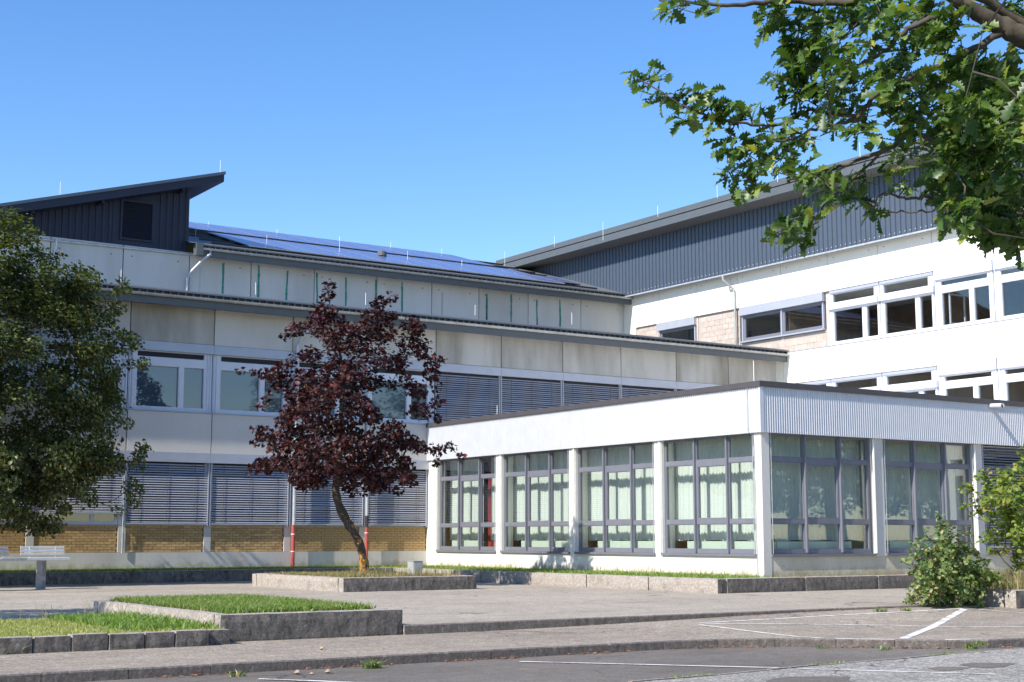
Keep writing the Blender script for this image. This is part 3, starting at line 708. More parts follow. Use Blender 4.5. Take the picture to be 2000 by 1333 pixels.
# ------------------------------------------------------------------ photovoltaic array on the upper roof
sol = thing('solar_array', (33, 60, ZRF(60)), 'blue photovoltaic array covering the sloping roof of the set-back storey', 'solar panels')
pw, ph_ = 1.62, .97; tl = math.atan(.30); cs, sn = math.cos(tl), math.sin(tl)
pm_ = MB().box(-pw/2+.03, pw/2-.03, -ph_/2+.03, ph_/2-.03, .038, .042).mesh('solar_panel'); pm_.materials.append(M['solar_glass'])
fm = MB()
for q in ((-pw/2, pw/2, -ph_/2, -ph_/2+.03), (-pw/2, pw/2, ph_/2-.03, ph_/2), (-pw/2, -pw/2+.03, -ph_/2+.03, ph_/2-.03), (pw/2-.03, pw/2, -ph_/2+.03, ph_/2-.03)): fm.box(*q, 0, .045)
fm.box(-pw/2+.03, pw/2-.03, -ph_/2+.03, ph_/2-.03, 0, .03)
fm = fm.mesh('panel_frame'); fm.materials.append(M['solar_frame'])
for r_ in range(10):
    d = .35+r_*(ph_+.03)+ph_/2+(.42 if r_ >= 5 else 0)
    y = 55.25+d*cs; z = ZRF(y)+.09
    x0 = 23.9 if r_ < 5 else 22.0
    n = 10 if r_ < 5 else 11
    if r_ in (1, 2): n = 11
    for i in range(n):
        x = x0+(i+.5)*(pw+.02)
        if x > 42.6-.0*r_: continue
        p = inst('solar_panel', pm_, sol, (x, y, z)); p.rotation_euler.x = tl
        f_ = bpy.data.objects.new('panel_frame', fm); col.objects.link(f_); f_.parent = p
yg = 55.25+5.74*cs; MB().box(22.0, 40.4, yg-.03, yg+.03, ZRF(yg), ZRF(yg)+.17).build('row_gap_shadow', 'solar_back', sol)  # black strip standing in for the shadow under the upper panel rows
for d in (.45, 1.9, 3.4, 4.9, 6.0, 7.6, 9.2):
    y = 55.25+d*cs; MB().box(22.3, 42.3, y-.02, y+.02, ZRF(y)+.01, ZRF(y)+.085).build('mounting_rail', 'solar_back', sol)

# ------------------------------------------------------------------ dark plant room with lean-to roof, upper left
pb = thing('plant_room', (16, 60, 12.5), 'dark navy ribbed plant room with a rising lean-to roof above the grey wing', 'building')
zu = lambda x: 15.60+.2817*(x-22.54)
MB().prism([(11.6, 12.45), (21.36, 12.45), (21.36, zu(21.36)+.02), (11.6, zu(11.6)+.02)], YU+.04, 69.5, 'Y').build('wall', 'navy_clad', pb)
ribs(U, 11.88, 18.2, 12.53, zu, -.02, .26, .035, .5, .08).build('cladding', 'navy_clad', pb)
ribs(U, 20.05, 21.4, 12.53, zu, -.02, .27, .035, .5, .08).build('cladding', 'navy_clad', pb)
U.part('cladding_panel', 'navy_clad', pb, 18.2, 20.05, -.03, .01, 12.53, 14.55)
lv = U.part('louvre', 'pane_black', pb, 18.58, 19.8, .0, .02, 12.93, 14.42)
for i in range(17):
    z = 12.96+i*.087; MB().poly([U.pt(18.6, .02, z+.06), U.pt(18.6, .075, z), U.pt(19.78, .075, z), U.pt(19.78, .02, z+.06)]).build('louvre_blade', 'navy_clad', lv)
for q in ((18.5, 18.58, 12.85, 14.5), (19.8, 19.88, 12.85, 14.5), (18.58, 19.8, 12.85, 12.93), (18.58, 19.8, 14.42, 14.5)): U.part('louvre_frame', 'navy_clad', lv, q[0], q[1], .011, .085, q[2], q[3])
MB().prism([(11.3, zu(11.3)), (22.55, zu(22.55)), (22.55, zu(22.55)+.30), (11.3, zu(11.3)+.30)], YU-.80, 70, 'Y').build('roof', 'navy_clad', pb)
MB().prism([(11.3, zu(11.3)+.305), (22.6, zu(22.6)+.305), (22.6, zu(22.6)+.43), (11.3, zu(11.3)+.43)], YU-.84, 70.1, 'Y').build('roof_edge', 'slate_clad', pb)
MB().tube([U.pt(4, .12, 12.36), U.pt(21.5, .12, 12.53)], .045, 8).build('gutter', 'galvanised', pb)
for x in (12.5, 14.9, 17.6, 20.9): MB().box(x-.06, x+.06, YU-.62, YU-.02, zu(x)-.10, zu(x)-.005).build('roof_bracket', 'navy_clad', pb)
rod(pb, 117, 355, 388, dict(Y=YU-.5)); rod(pb, 430, 313, 340, dict(Y=YU-.5))

# ------------------------------------------------------------------ right wing, sunlit side
cb_ = thing('right_wing', (50, 45, 0), 'sunlit white school wing with slate ribbed top and deep roof overhang', 'building')
CE = 20.0
MB().box(XC+5.5, 58, CE, 66, -.3, 15.2).build('wall', 'brown_room', cb_)
for z in (0.0, 3.3, 4.6, 8.3, 11.25, 12.9): MB().box(XC+.12, XC+5.5, CE, 66, z, z+.3).build('floor_slab', 'ceiling_white', cb_)
MB().box(XC+.1, XC+5.5, 53.3, 66, .3, 12.9).build('inner_wall', 'dark_room', cb_)
MB().box(XC+.1, XC+5.5, CE, CE+.3, .3, 12.9).build('inner_wall', 'white_panel', cb_)
for y in (44.9, 36.6, 30.9): MB().box(XC+.3, XC+5.5, y-.1, y+.1, 8.6, 11.3).build('inner_wall', 'brown_room', cb_)
cy = lambda k: 42.1-2.75*k                                       # bay line, k grows towards the road
for k in range(-5, 8):
    y1, y0 = cy(k)-.012, cy(k+1)+.012
    C.part('wall_panel', 'white_panel', cb_, y0, y1, -.1, .10, 11.22, 12.82, .005)
    C.part('spandrel', 'white_panel', cb_, y0, y1, -.1, .10, 7.53, 8.88, .005)
    C.part('spandrel', 'white_panel', cb_, y0, y1, -.1, .10, 3.9, 5.1, .005)
    C.part('sill', 'metal_strip', cb_, y0-.012, y1+.012, -.1, .125, 8.885, 8.912)
    q = cy(k)-1.1; MB().tube([C.pt(q, .095, 12.1), C.pt(q, .108, 12.1)], .045, 8).build('fixing_hole', 'galvanised', cb_)
    for q in (cy(k)-.35, cy(k)-2.3): MB().tube([C.pt(q, .095, 12.58), C.pt(q, .106, 12.58)], .025, 6).build('fixing_hole', 'bolt_dark', cb_)
def cbay(k, z0, upper):
    y1, y0 = cy(k), cy(k+1); w_ = y1-y0; h = 2.28
    boxed = k >= 2                                               # bays with a roller box above a thin top light
    if boxed:
        C.part('blind_box', 'white_frame', cb_, y0-.005, y1-.06, -.05, .14, z0+h-.37, z0+h, .004)
        holes = [(y0+.28, y1-.28, z0+h-.62, z0+h-.41), (y0+.22, y0+.95, z0+.12, z0+h-.88), (y0+1.13, y1-.30, z0+.12, z0+h-.88)]
        top = z0+h-.37
    else:
        holes = [(y0+.30, y1-.16, z0+h-.52, z0+h-.14), (y0+.14, y0+.76, z0+.12, z0+h-.86), (y0+.96, y1-.20, z0+.12, z0+h-.86)]
        top = z0+h
    ww = window(C, cb_, y0+.02, y1-.02, z0, top, holes, 'white_frame', -.12, .04, 'pane_room', -.05)
    if not boxed:
        C.part('transom_beam', 'white_frame', ww, y0+.0, y1+.03, .041, .17, z0+h-.80, z0+h-.56)
        C.part('top_rail', 'metal_strip', ww, y0+.03, y1-.03, .041, .08, z0+h-.12, z0+h-.005)
    for uu in (y0+.07, y1-.09): C.part('frame_rib', 'white_frame', ww, uu-.02, uu+.02, .0405, .075, z0+.02, top-.14 if not boxed else top-.02)
for k in range(0, 7):
    cbay(k, 8.92, True)
for k in range(-1, 7): cbay(k, 5.23, False)
# open sash in the third bay
sa = MB(); yh = cy(3)+1.13; R_ = lambda a, b, c, d, z0, z1: sa.box(XC+a, XC+b, c, d, z0, z1)
R_(.10, .16, cy(2)-.60, cy(2)-.54, 9.1, 10.28); R_(.16, .95, cy(2)-.60, cy(2)-.56, 9.1, 9.16); R_(.16, .95, cy(2)-.60, cy(2)-.56, 10.22, 10.28); R_(.95, 1.0, cy(2)-.60, cy(2)-.54, 9.1, 10.28)
sa.build('open_sash', 'white_frame', cb_)
# unfinished bays: bare clay blocks with narrow strip windows
def strip_window(y0, y1, z0, z1, halves):
    bx = C.part('blind_box', 'metal_strip', cb_, y0-.02, y1+.02, -.05, .16, z1-.36, z1, .004)
    hs = []; n = halves; w_ = (y1-y0-.1)/n
    for i in range(n): a = y0+.05+i*w_; hs.append((a+.13, a+w_-.13, z0+.2, z1-.48))
    w = window(C, cb_, y0, y1, z0+.06, z1-.365, hs, 'grey_frame', -.12, -.02, 'pane_room', -.07)
    C.part('sill', 'metal_strip', w, y0-.03, y1+.03, -.1, .14, z0, z0+.055)
    for i in range(n+1):
        uu = y0+.06+(y1-y0-.12)*i/n; C.part('guide_rail', 'metal_strip', w, uu-.035, uu+.035, -.018, .05, z0+.062, z1-.37)
strip_window(42.42, 47.45, 9.62, 11.2, 2)
strip_window(50.55, 53.25, 9.62, 11.2, 1)
blk = MB().box(-.055, .055, -.18, .18, 0, .232).mesh('clay_block'); blk.materials.append(M['clay_block'])
bp = None
def blocks(y0, y1, z0, z1):
    base = C.part('block_wall', 'block_mortar', cb_, y0, y1, -.2, -.010, z0, z1)
    z = z0+.01; c = 0
    while z < z1-.2:
        y = y0+(.19 if c % 2 else .0)+.19
        while y < y1-.17:
            inst('clay_block', blk, base, (XC+.055+random.uniform(-.004, .004), y, z)); y += .376
        z += .245; c += 1
blocks(47.6, 50.4, 8.92, 11.21); blocks(42.35, 47.55, 8.92, 9.60); blocks(53.3, 55.0, 9.5, 11.2)
C.part('raw_pier', 'rubble', cb_, 42.13, 42.34, -.1, -.01, 8.92, 11.2); C.part('raw_pier', 'rubble', cb_, 44.85, 45.0, -.04, .002, 8.93, 9.6)
C.part('raw_pier', 'rubble', cb_, 50.42, 50.53, -.1, -.0, 8.92, 11.2)
C.part('rear_wall', 'white_panel', cb_, 54.95, 66, -.1, .09, 8.0, 12.82)
C.part('corner_panel', 'panel_grey', cb_, 55.86, 56.0, -.1, .101, 8.0, 12.7)
# slate cladding and overhanging roof
ribs(C, CE, 66, 12.78, lambda u: 15.5, .48, .26, .045, .62, .07).build('cladding', 'slate_clad', cb_)
C.part('cladding_base', 'slate_clad', cb_, CE, 66, .06, .478, 12.80, 12.86)
C.part('drip_rail', 'galvanised', cb_, CE, 55.4, .45, .57, 12.72, 12.775)
C.part('upper_core', 'navy_clad', cb_, CE, 66, -.3, .46, 12.87, 15.45)
sb = MB(); k = 0; y = CE+.1
while y < 55: sb.box(XC-.54, XC-.525, y-.012, y+.012, 12.90, 12.925); y += .26
tag(sb.build('cladding_screws', 'rod_white', cb_), kind='stuff')
MB().prism([(XC-1.5, 15.44), (XC-1.5, 15.74), (60, 14.9), (60, 14.6)], CE-1, 65.2, 'Y').build('roof', 'soffit', cb_)
C.part('fascia', 'slate_trim', cb_, CE-1, 65.2, 1.44, 1.53, 15.43, 15.76)
C.part('roof_edge', 'slate_trim', cb_, CE-1.02, 65.25, 1.30, 1.57, 15.80, 16.06)
C.part('edge_recess', 'solar_back', cb_, CE-1, 65.2, 1.32, 1.505, 15.75, 15.81)
for (x, a, b) in ((1285, 402, 420), (1178, 433, 466), (1401, 363, 384), (1083, 462, 479), (1680, 278, 304), (1519, 330, 352), (986, 492, 530)): rod(cb_, x, a, b+4, dict(X=XC-1.58))
pipe(cb_, [C.pt(48.05, .58, 12.74), C.pt(48.02, .56, 12.5), C.pt(47.75, .2, 12.1), C.pt(47.72, .17, 11.8), C.pt(47.72, .17, 8.95)], .05, 'zinc')

# ------------------------------------------------------------------ glazed pavilion
pv = thing('glazed_pavilion', (32, 36, 0), 'low flat-roofed pavilion with tall windows and silver ribbed fascia', 'building')
XE = 46.0                                                       # right end, behind the shrubs and out of frame
MB().box(XP+.05, XC, YP+.05, YA-.1, 3.98, 4.95).build('roof_slab', 'ceiling_white', pv)
MB().box(XC, XE, YP+.05, 40, 3.98, 4.95).build('roof_slab', 'ceiling_white', pv)
MB().box(XP+.3, XE, YP+.3, YA-.1, .02, .22).build('floor', 'floor_room', pv)
MB().box(XP+7.5, XP+7.7, YP+6, YA-.1, .22, 3.98).build('inner_wall', 'brown_room', pv)
MB().box(XP+7.7, XE, YP+7.5, YP+7.7, .22, 3.98).build('inner_wall', 'brown_room', pv)
Lb = [(40.86, 44.66), (36.67, 40.49), (32.5, 36.32), (28.33, 32.15)]
Fb = [(27.0, 30.88), (31.38, 35.22), (35.66, 39.5), (39.95, 43.8)]
PL.part('base_wall', 'plaster_white', pv, YP+.001, YA-.1, -.3, 0, -.3, .50)
PF.part('base_wall', 'plaster_stained', pv, XP+.301, XE, -.3, -.001, -.3, .50)
PL.part('post', 'plaster_white', pv, 44.67, YA-.02, -.3, .02, -.3, 3.95)
for (a, b) in ((40.5, 40.85), (36.33, 36.66), (32.16, 32.49)): PL.part('post', 'plaster_white', pv, a, b, -.46, .012, .501, 3.95)
MB().box(XP-.012, XP+.27, YP-.012, YP+.27, -.3, 3.95).build('post', 'post_concrete', pv)
for (a, b) in ((30.98, 31.36), (35.3, 35.64), (39.6, 39.94)): PF.part('post', 'post_concrete', pv, a, b, -.46, .012, .501, 3.95)
def pav_window(face, a, b, blindon=False, flip=False):
    t = .055; w_ = (b-a); m1, m2 = a+w_*.352, a+w_*.70
    if flip: m1, m2 = a+w_*.30, a+w_*.65
    hs = []
    for i, (c, d) in enumerate(((a+t, m1-.03), (m1+.03, m2-.03), (m2+.03, b-t))):
        s = .06 if i == 1 else 0
        hs += [(c, d, .68, 1.37), (c+s, d-s, 1.49+s*.6, 3.02-s), (c, d, 3.14, 3.72)]
    w = window(face, pv, a, b, .57, 3.80, hs, 'grey_frame', -.20, -.10, 'pane_clear', -.15)
    for m_ in (m1, m2): face.part('mullion_cover', 'grey_frame', w, m_-.028, m_+.028, -.099, -.03, .60, 3.78)
    face.part('sill', 'grey_frame', w, a-.04, b+.03, -.21, .07, .505, .565)
    face.part('head_box', 'dark_frame', w, a, b, -.22, .0, 3.80, 3.96)
    for uu in (a+.035, b-.03): MB().tube([face.pt(uu, .02, .57), face.pt(uu, .02, 3.76)], .010, 6).build('blind_wire', 'galvanised', w)
    e = b+.06 if not flip else b+.055
    MB().tube([face.pt(e, .035, .58), face.pt(e, .035, 3.74)], .035, 8).build('cable_conduit', 'pipe_white', w)
    return w
for (a, b) in Lb: pav_window(PL, a, b, flip=True)
for i, (a, b) in enumerate(Fb):
    if i < 2: pav_window(PF, a, b)
    else:
        bl = blind(PF, pv, a+.05, b-.05, .7, 3.8, -.06, .078, 'blind_dark', 3, R(35))
        PF.part('window', 'pane_coated', pv, a, b, -.22, -.18, .5, 3.96)
PF.part('sill', 'grey_frame', pv, Fb[2][0], Fb[3][1], -.21, .07, .505, .565)
ribs(PL, YP-.05, YA-.13, 3.76, lambda u: 5.0, .07, .086, .045, .20, .26).build('fascia_cladding', 'alu_rib', pv)
ribs(PF, XP+.02, XE, 3.76, lambda u: 5.0, .07, .086, .045, .20, .26).build('fascia_cladding', 'alu_rib', pv)
MB().box(XP-.12, XP+.02, YP-.12, YP-.05, 3.755, 5.0).build('corner_trim', 'alu_rib', pv)
PL.part('fascia_core', 'alu_rib', pv, YP-.05, YA-.13, -.1, .08, 3.765, 4.97); PF.part('fascia_core', 'alu_rib', pv, XP, XE, -.1, .079, 3.766, 4.97)
cp = MB().box(XP-.155, XP+.25, YP-.155, YA-.12, 4.97, 5.12).build('roof_cap', 'cap_dark', pv); MB().box(XP+.25, XE, YP-.155, YP+.25, 4.971, 5.121).build('roof_cap', 'cap_dark', pv)
for (x, a, b) in ((1473, 705, 760), (971, 792, 818)): rod(pv, x, a, b, dict(X=XP-.1))
MB().tube([(XP-.135, YP+.35, 5.1), (XP-.135, YP+.35, 3.8), (XP-.03, YP+.25, 3.7), (XP-.03, YP+.22, .4), (XP-.03, YP+.2, -.1)], .008, 6).build('earth_wire', 'galvanised', pv)
q = at(1930, 794, Y=YP-.1); MB().tube([(q[0]+.1, YP-.02, q[2]+.02), (q[0]-.0, YP-.62, q[2]-.02)], .075, 14).build('overflow_spout', 'alu_rib', pv)
MB().tube([(q[0]-.0, YP-.621, q[2]-.02), (q[0]-.0, YP-.62, q[2]-.02)], .066, 14).build('spout_mouth', 'pane_black', pv)
q = at(1627, 1103, X=XP) if False else at(1453, 1101, X=XP); MB().tube([(XP+.0, q[1], q[2]), (XP-.006, q[1], q[2])], .045, 12).build('wall_cap', 'post_concrete', pv)
# curtains, radiators and chairs inside
def curtain(face, a, b, o, z0, z1, mat, amp=.035, pitch=.13, name='curtain'):
    mb = MB(); n = int((b-a)/.02); ph0 = random.uniform(0, 6)
    for i in range(n+1):
        u = a+(b-a)*i/n; d = amp*(math.sin(2*math.pi*u/pitch+ph0+1.2*math.sin(u*2.3))+.4*math.sin(u*17+ph0))
        mb.v += [face.pt(u, o+d*1.15, z0+.012*math.sin(u*6)), face.pt(u, o+d*.7, z1)]
    mb.f = [(2*i, 2*i+2, 2*i+3, 2*i+1) for i in range(n)]
    return mb.build(name, mat, smooth=True)
ordl = ['nearest the grey wing', 'second from the grey wing', 'third from the grey wing', 'next to the corner post']
def radiator(face, a, b, o, label):
    r = thing('radiator', face.pt((a+b)/2, o, .25), label, 'radiator', 'radiators behind the pavilion glass')
    face.part('casing', 'mint', r, a, b, o-.06, o+.06, .66, .90, .01)
    for u in (a+.12, (a+b)/2, b-.12): face.part('foot', 'pipe_white', r, u-.02, u+.02, o-.03, o+.03, .21, .66)
    MB().tube([face.pt(a-.05, o, .83), face.pt(a-.05, o, .22)], .013, 6).build('supply_pipe', 'pipe_white', r); face.part('valve', 'pipe_white', r, a-.08, a-.005, o-.03, o+.03, .82, .88)
def chair(x, y, rz, label):
    c = thing('wooden_chair', (x, y, .22), label, 'chair', 'wooden chairs behind the pavilion curtains')
    ca, sa_ = math.cos(rz), math.sin(rz)
    def pb_(name, a0, a1, b0, b1, z0, z1):
        mb = MB().box(a0, a1, b0, b1, z0, z1); mb.v = [(x+p*ca-q_*sa_, y+p*sa_+q_*ca, .22+z) for p, q_, z in mb.v]; mb.build(name, 'wood', c)
    pb_('seat', -.21, .21, -.21, .21, .43, .46); pb_('backrest', -.2, .2, .17, .20, .6, .85)
    for p in (-.18, .18):
        pb_('leg', p-.02, p+.02, -.2, -.16, 0, .43); pb_('leg', p-.02, p+.02, .16, .20, 0, .62)
nc = 0
for i, (a, b) in enumerate(Lb):
    if i == 0:
        c1 = curtain(PL, a-.05, a+1.2, -.62, .92, 3.9, 'curtain'); tag(c1, 'short pale mint curtain beside the red curtain in the pavilion bay nearest the grey wing', 'curtain', 'mint curtains')
        c2 = curtain(PL, a+1.75, b+.15, -.62, .92, 3.9, 'curtain'); tag(c2, 'wide pale mint curtain in the pavilion window bay nearest the grey wing', 'curtain', 'mint curtains')
        c3 = curtain(PL, a+1.3, a+1.6, -.72, .25, 3.9, 'red_curtain', .02, .06); tag(c3, 'narrow dark red curtain hanging in the pavilion bay nearest the grey wing', 'curtain')
        cab = PL.part('cabinet', 'red_lacquer', None, a+.1, a+1.5, -.95, -.66, .22, .95, .01); tag(cab, 'low red cabinet inside the pavilion bay nearest the grey wing', 'cabinet')
        radiator(PL, a+1.35, b-.55, -.32, 'pale green radiator behind the sunlit pavilion window nearest the grey wing')
    else:
        c1 = curtain(PL, a+.0, b+(.25 if i == 1 else .45), -.62, .92, 3.9, 'curtain'); tag(c1, 'pale mint curtain in the sunlit pavilion window '+ordl[i], 'curtain', 'mint curtains')
        radiator(PL, a+.3, b-.75, -.32, 'pale green radiator behind the sunlit pavilion window '+ordl[i])
        for j, u in enumerate((a+.25, a+1.5, b-.6)):
            chair(XP+.95, u, R(90)+random.uniform(-.4, .4), ('right', 'middle', 'left')[j]+'most wooden chair behind the sunlit pavilion window '+ordl[i])
for i, (a, b) in enumerate(Fb[:2]):
    wn_ = ('beside the corner post', 'second from the corner post')[i]
    c1 = curtain(PF, a-.02, b+.4, -.62, .92, 3.9, 'curtain'); tag(c1, 'pale mint curtain in the road-facing pavilion window '+wn_, 'curtain', 'mint curtains')
    radiator(PF, a+.45, b-.6, -.32, 'pale green radiator in the road-facing pavilion window '+wn_)
    for j, u in enumerate((a+.7, a+1.7, b-.9)):
        chair(u, YP+.95, random.uniform(-.4, .4), ('left', 'middle', 'right')[j]+'most wooden chair in the road-facing pavilion window '+wn_)

# ------------------------------------------------------------------ low concrete walls and beds
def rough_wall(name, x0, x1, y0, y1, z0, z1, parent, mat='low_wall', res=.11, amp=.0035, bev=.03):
    """wall piece with softened, slightly uneven faces"""
    nx = max(2, int((x1-x0)/res)); ny = max(2, int((y1-y0)/res)); nz = max(2, int((z1-z0)/res)); mb = MB(); idx = {}
    def vid(i, j, k):
        if (i, j, k) not in idx:
            p = np.array([x0+(x1-x0)*i/nx, y0+(y1-y0)*j/ny, z0+(z1-z0)*k/nz])
            ed = (i in (0, nx))+(j in (0, ny))+(k in (0, nz))
            if ed >= 2:
                for q, (e, n_) in enumerate(((i, nx), (j, ny), (k, nz))):
                    if e in (0, n_) and not (q == 2 and e == 0): p[q] += bev*.5*(1 if e == 0 else -1)
            p[:2] += rng.normal(size=2)*amp*.5; p[2] += rng.normal()*amp*.4 if k else 0
            idx[(i, j, k)] = len(mb.v); mb.v.append(tuple(p))
        return idx[(i, j, k)]
    for i in range(nx):
        for k in range(nz):
            mb.f += [(vid(i, 0, k), vid(i+1, 0, k), vid(i+1, 0, k+1), vid(i, 0, k+1)), (vid(i, ny, k), vid(i, ny, k+1), vid(i+1, ny, k+1), vid(i+1, ny, k))]
    for j in range(ny):
        for k in range(nz):
            mb.f += [(vid(0, j, k), vid(0, j, k+1), vid(0, j+1, k+1), vid(0, j+1, k)), (vid(nx, j, k), vid(nx, j+1, k), vid(nx, j+1, k+1), vid(nx, j, k+1))]
    for i in range(nx):
        for j in range(ny): mb.f.append((vid(i, j, nz), vid(i+1, j, nz), vid(i+1, j+1, nz), vid(i, j+1, nz)))
    return mb.build(name, mat, parent)
def bed(name, x0, x1, y0, y1, zb, zt, w, label, cat, fill, fz, sides='FLRB', piece=2.4):
    t = thing(name, ((x0+x1)/2, (y0+y1)/2, zb), label, cat)
    def run(a0, a1, fn):
        n = max(1, round((a1-a0)/piece))
        for i in range(n): fn(a0+(a1-a0)*i/n+(.004 if i else 0), a0+(a1-a0)*(i+1)/n-(.004 if i < n-1 else 0))
    if 'F' in sides: run(x0, x1, lambda a, b: rough_wall('wall_block', a, b, y0, y0+w, zb-.1, zt, t))
    if 'B' in sides: run(x0, x1, lambda a, b: rough_wall('wall_block', a, b, y1-w, y1, zb-.1, zt, t))
    if 'L' in sides: run(y0+w, y1-w, lambda a, b: rough_wall('wall_block', x0, x0+w, a+.003, b, zb-.1, zt, t))
    if 'R' in sides: run(y0+w, y1-w, lambda a, b: rough_wall('wall_block', x1-w, x1, a+.003, b, zb-.1, zt, t))
    MB().poly([(x0+w*.5, y0+w*.5, fz), (x1-w*.5, y0+w*.5, fz), (x1-w*.5, y1-w*.5, fz), (x0+w*.5, y1-w*.5, fz)]).build('bed_soil', fill, t)
    return t
bed('planter', 8.3, 11.34, 19.98, 25.8, ZP, -.10, .26, 'raised concrete planter full of lush grass in the foreground', 'planter', 'turf', -.13, piece=6)
grass('planter_grass', (8.55, 11.1, 20.52, 25.6), 15000, .085, 'grass_lush', lambda x, y: -.13, wid=.011, bend=.7)
grass('planter_dry_grass', (8.5, 11.15, 20.5, 25.6), 2600, .10, 'grass_dry', lambda x, y: -.13, wid=.006, bend=.6)
grass('planter_clover', (8.5, 11.15, 20.5, 25.6), 1800, .06, 'leaf_shrub', lambda x, y: -.13, wid=.02, bend=.9)
tg = bed('tree_planter', 16.95, 20.95, 32.95, 38.6, ZF, .0, .30, 'low concrete bed around the dark red maple', 'planter', 'dry_turf', -.03, piece=6)
grass('bed_grass', (17.2, 20.7, 33.2, 38.4), 5000, .07, 'grass_dry', lambda x, y: -.03, wid=.007)
grass('bed_weeds', (17.2, 20.6, 33.2, 33.9), 500, .22, 'grass_dry', lambda x, y: -.03, wid=.006, bend=.3)
# lawn behind a row of kerb blocks, left foreground
lw = thing('lawn_edging', (4, 19.6, ZP), 'row of short dark concrete blocks edging the mown lawn at the left', 'low wall')
x = 7.93
for i in range(24):
    w_ = .50 if i != 1 else .43
    rough_wall('edging_block', x-w_+.008, x, 19.46+random.uniform(-.012, .012), 19.70, ZP-.1, -.275+random.uniform(-.01, .01), lw, bev=.02); x -= w_
rough_wall('edging_block', 7.935, 8.298, 19.58, 19.78, ZP-.1, -.285, lw, bev=.02)
MB().poly([(-6, 19.66, -.31), (8.31, 19.66, -.31), (8.31, 23.9, -.31), (-6, 23.9, -.31)]).build('lawn', 'turf').__setitem__('kind', 'structure')
grass('lawn_grass', (-2, 8.29, 19.7, 23.9), 42000, .04, 'grass_mown', lambda x, y: -.31, wid=.007, bend=.8)
grass('lawn_edge_grass', (6.9, 8.28, 19.9, 23.8), 2600, .10, 'grass_lush', lambda x, y: -.31, wid=.013, bend=.7)
grass('lawn_stalks', (5.6, 8.2, 23.6, 23.95), 70, .26, 'grass_dry', lambda x, y: -.31, wid=.004, bend=.25)
# strip along the grey wing and the pavilion
st = thing('wing_border', (12, 43.2, ZF), 'long dark concrete border in front of the grey wing', 'low wall')
xx = 2.0
while xx < 24.0: rough_wall('border_block', xx+.004, min(xx+2.6, 24.05)-.004, 43.05, 43.3, ZF-.1, .0+random.uniform(-.006, .006), st, res=.2); xx += 2.6
MB().poly([(2, 43.28, -.05), (26.7, 43.28, -.05), (26.7, 45.4, -.05), (2, 45.4, -.05)]).build('border_soil', 'turf', st)
grass('border_grass', (4, 24.3, 43.3, 45.35), 14000, .085, 'grass_lush', lambda x, y: -.05, wid=.012)
st = thing('pavilion_border', (25, 33, ZF), 'pale washed concrete border wrapping the pavilion corner', 'low wall')
yy = 27.0
while yy < 43.3: rough_wall('border_block', 24.15, 24.45, yy+.004, min(yy+2.7, 43.6)-.004, ZF-.1, .0, st, res=.15); yy += 2.7
xx = 24.46
while xx < 40: rough_wall('border_block', xx+.004, xx+2.7-.004, 27.0, 27.3, ZF-.1, .0+.004, st, res=.15); xx += 2.7
MB().poly([(24.4, 27.2, -.035), (XP+.1, 27.2, -.035), (XP+.1, 45.4, -.035), (24.4, 45.4, -.035)]).build('border_soil', 'dry_turf', st)
MB().poly([(XP+.1, 27.2, -.036), (40, 27.2, -.036), (40, YP+.1, -.036), (XP+.1, YP+.1, -.036)]).build('border_soil', 'soil', st)
grass('pavilion_border_grass', (24.45, 26.68, 27.4, 45.0), 9000, .075, 'grass_lush', lambda x, y: -.035, wid=.010)
grass('wall_foot_grass', (26.45, 26.69, 28.0, 44.5), 500, .24, 'grass_dry', lambda x, y: -.035, wid=.005, bend=.2)
grass('corner_weeds', (27.0, 34, 27.35, 27.95), 350, .11, 'grass_dry', lambda x, y: -.036, wid=.006)
# bed at the right edge
bed('right_planter', 24.9, 34, 18.9, 21.2, zfoot(24.9, 19.4), -.05, .30, 'pale concrete bed under the bushes at the right edge', 'planter', 'dry_turf', -.09, piece=9)
grass('right_bed_grass', (25.1, 30, 19.0, 21.1), 2600, .34, 'grass_dry', lambda x, y: -.09, wid=.008, bend=.35)
# tufts growing in joints
def tuft(x, y, z0, n, h, mat='leaf_shrub', lab='', sp=.12):
    a = at(x, y, Z=z0); t = grass('weed_tuft', (a[0]-sp, a[0]+sp, a[1]-sp*.5, a[1]+sp*.5), n, h, mat, lambda p, q: z0, wid=.011, bend=.9, kind=None)
    tag(t, lab, 'weed', 'weeds in the joints')
for x, y, z, n, h, lab in ((430, 1252, ZP, 40, .07, 'weed tuft at the left foot of the raised grass planter'), (490, 1250, ZP, 55, .14, 'tallest weed tuft at the foot of the raised grass planter'), (565, 1247, ZP, 40, .08, 'broad low weed in the middle of the raised planter foot'),
        (660, 1244, ZP, 40, .10, 'weed tuft right of the middle at the raised planter foot'), (715, 1242, ZP, 30, .06, 'small weed at the right end of the raised planter foot'),
        (728, 1306, ZR, 70, .09, 'large leafy weed in the gutter of the road kerb'), (463, 1322, ZR, 25, .06, 'small weed at the kerb in the lower left gutter'), (20, 1278, ZP, 40, .10, 'grassy weed at the leftmost lawn edging block'),
        (300, 1262, ZP, 40, .12, 'weed in front of the lawn edging near its right end'), (345, 1257, ZP, 40, .12, 'weed at the last lawn edging block'),
        (1730, 1270, ZR, 25, .05, 'small weed at the road kerb below the wide white stripe'), (1608, 1267, ZR, 25, .05, 'small weed at a kerb joint in the bay of dark asphalt'), (1895, 1268, ZR, 60, .07, 'leafy weed where the kerb bends at the right'), (1915, 1260, ZP, 30, .05, 'weed on top of the kerb bend at the right'),
        (1720, 1195, -.40, 45, .06, 'weed patch on the plaza kerb left of the green bush'), (1770, 1193, -.39, 35, .05, 'weed patch on the plaza kerb under the green bush')):
    tuft(x, y, z, n, h, lab=lab)
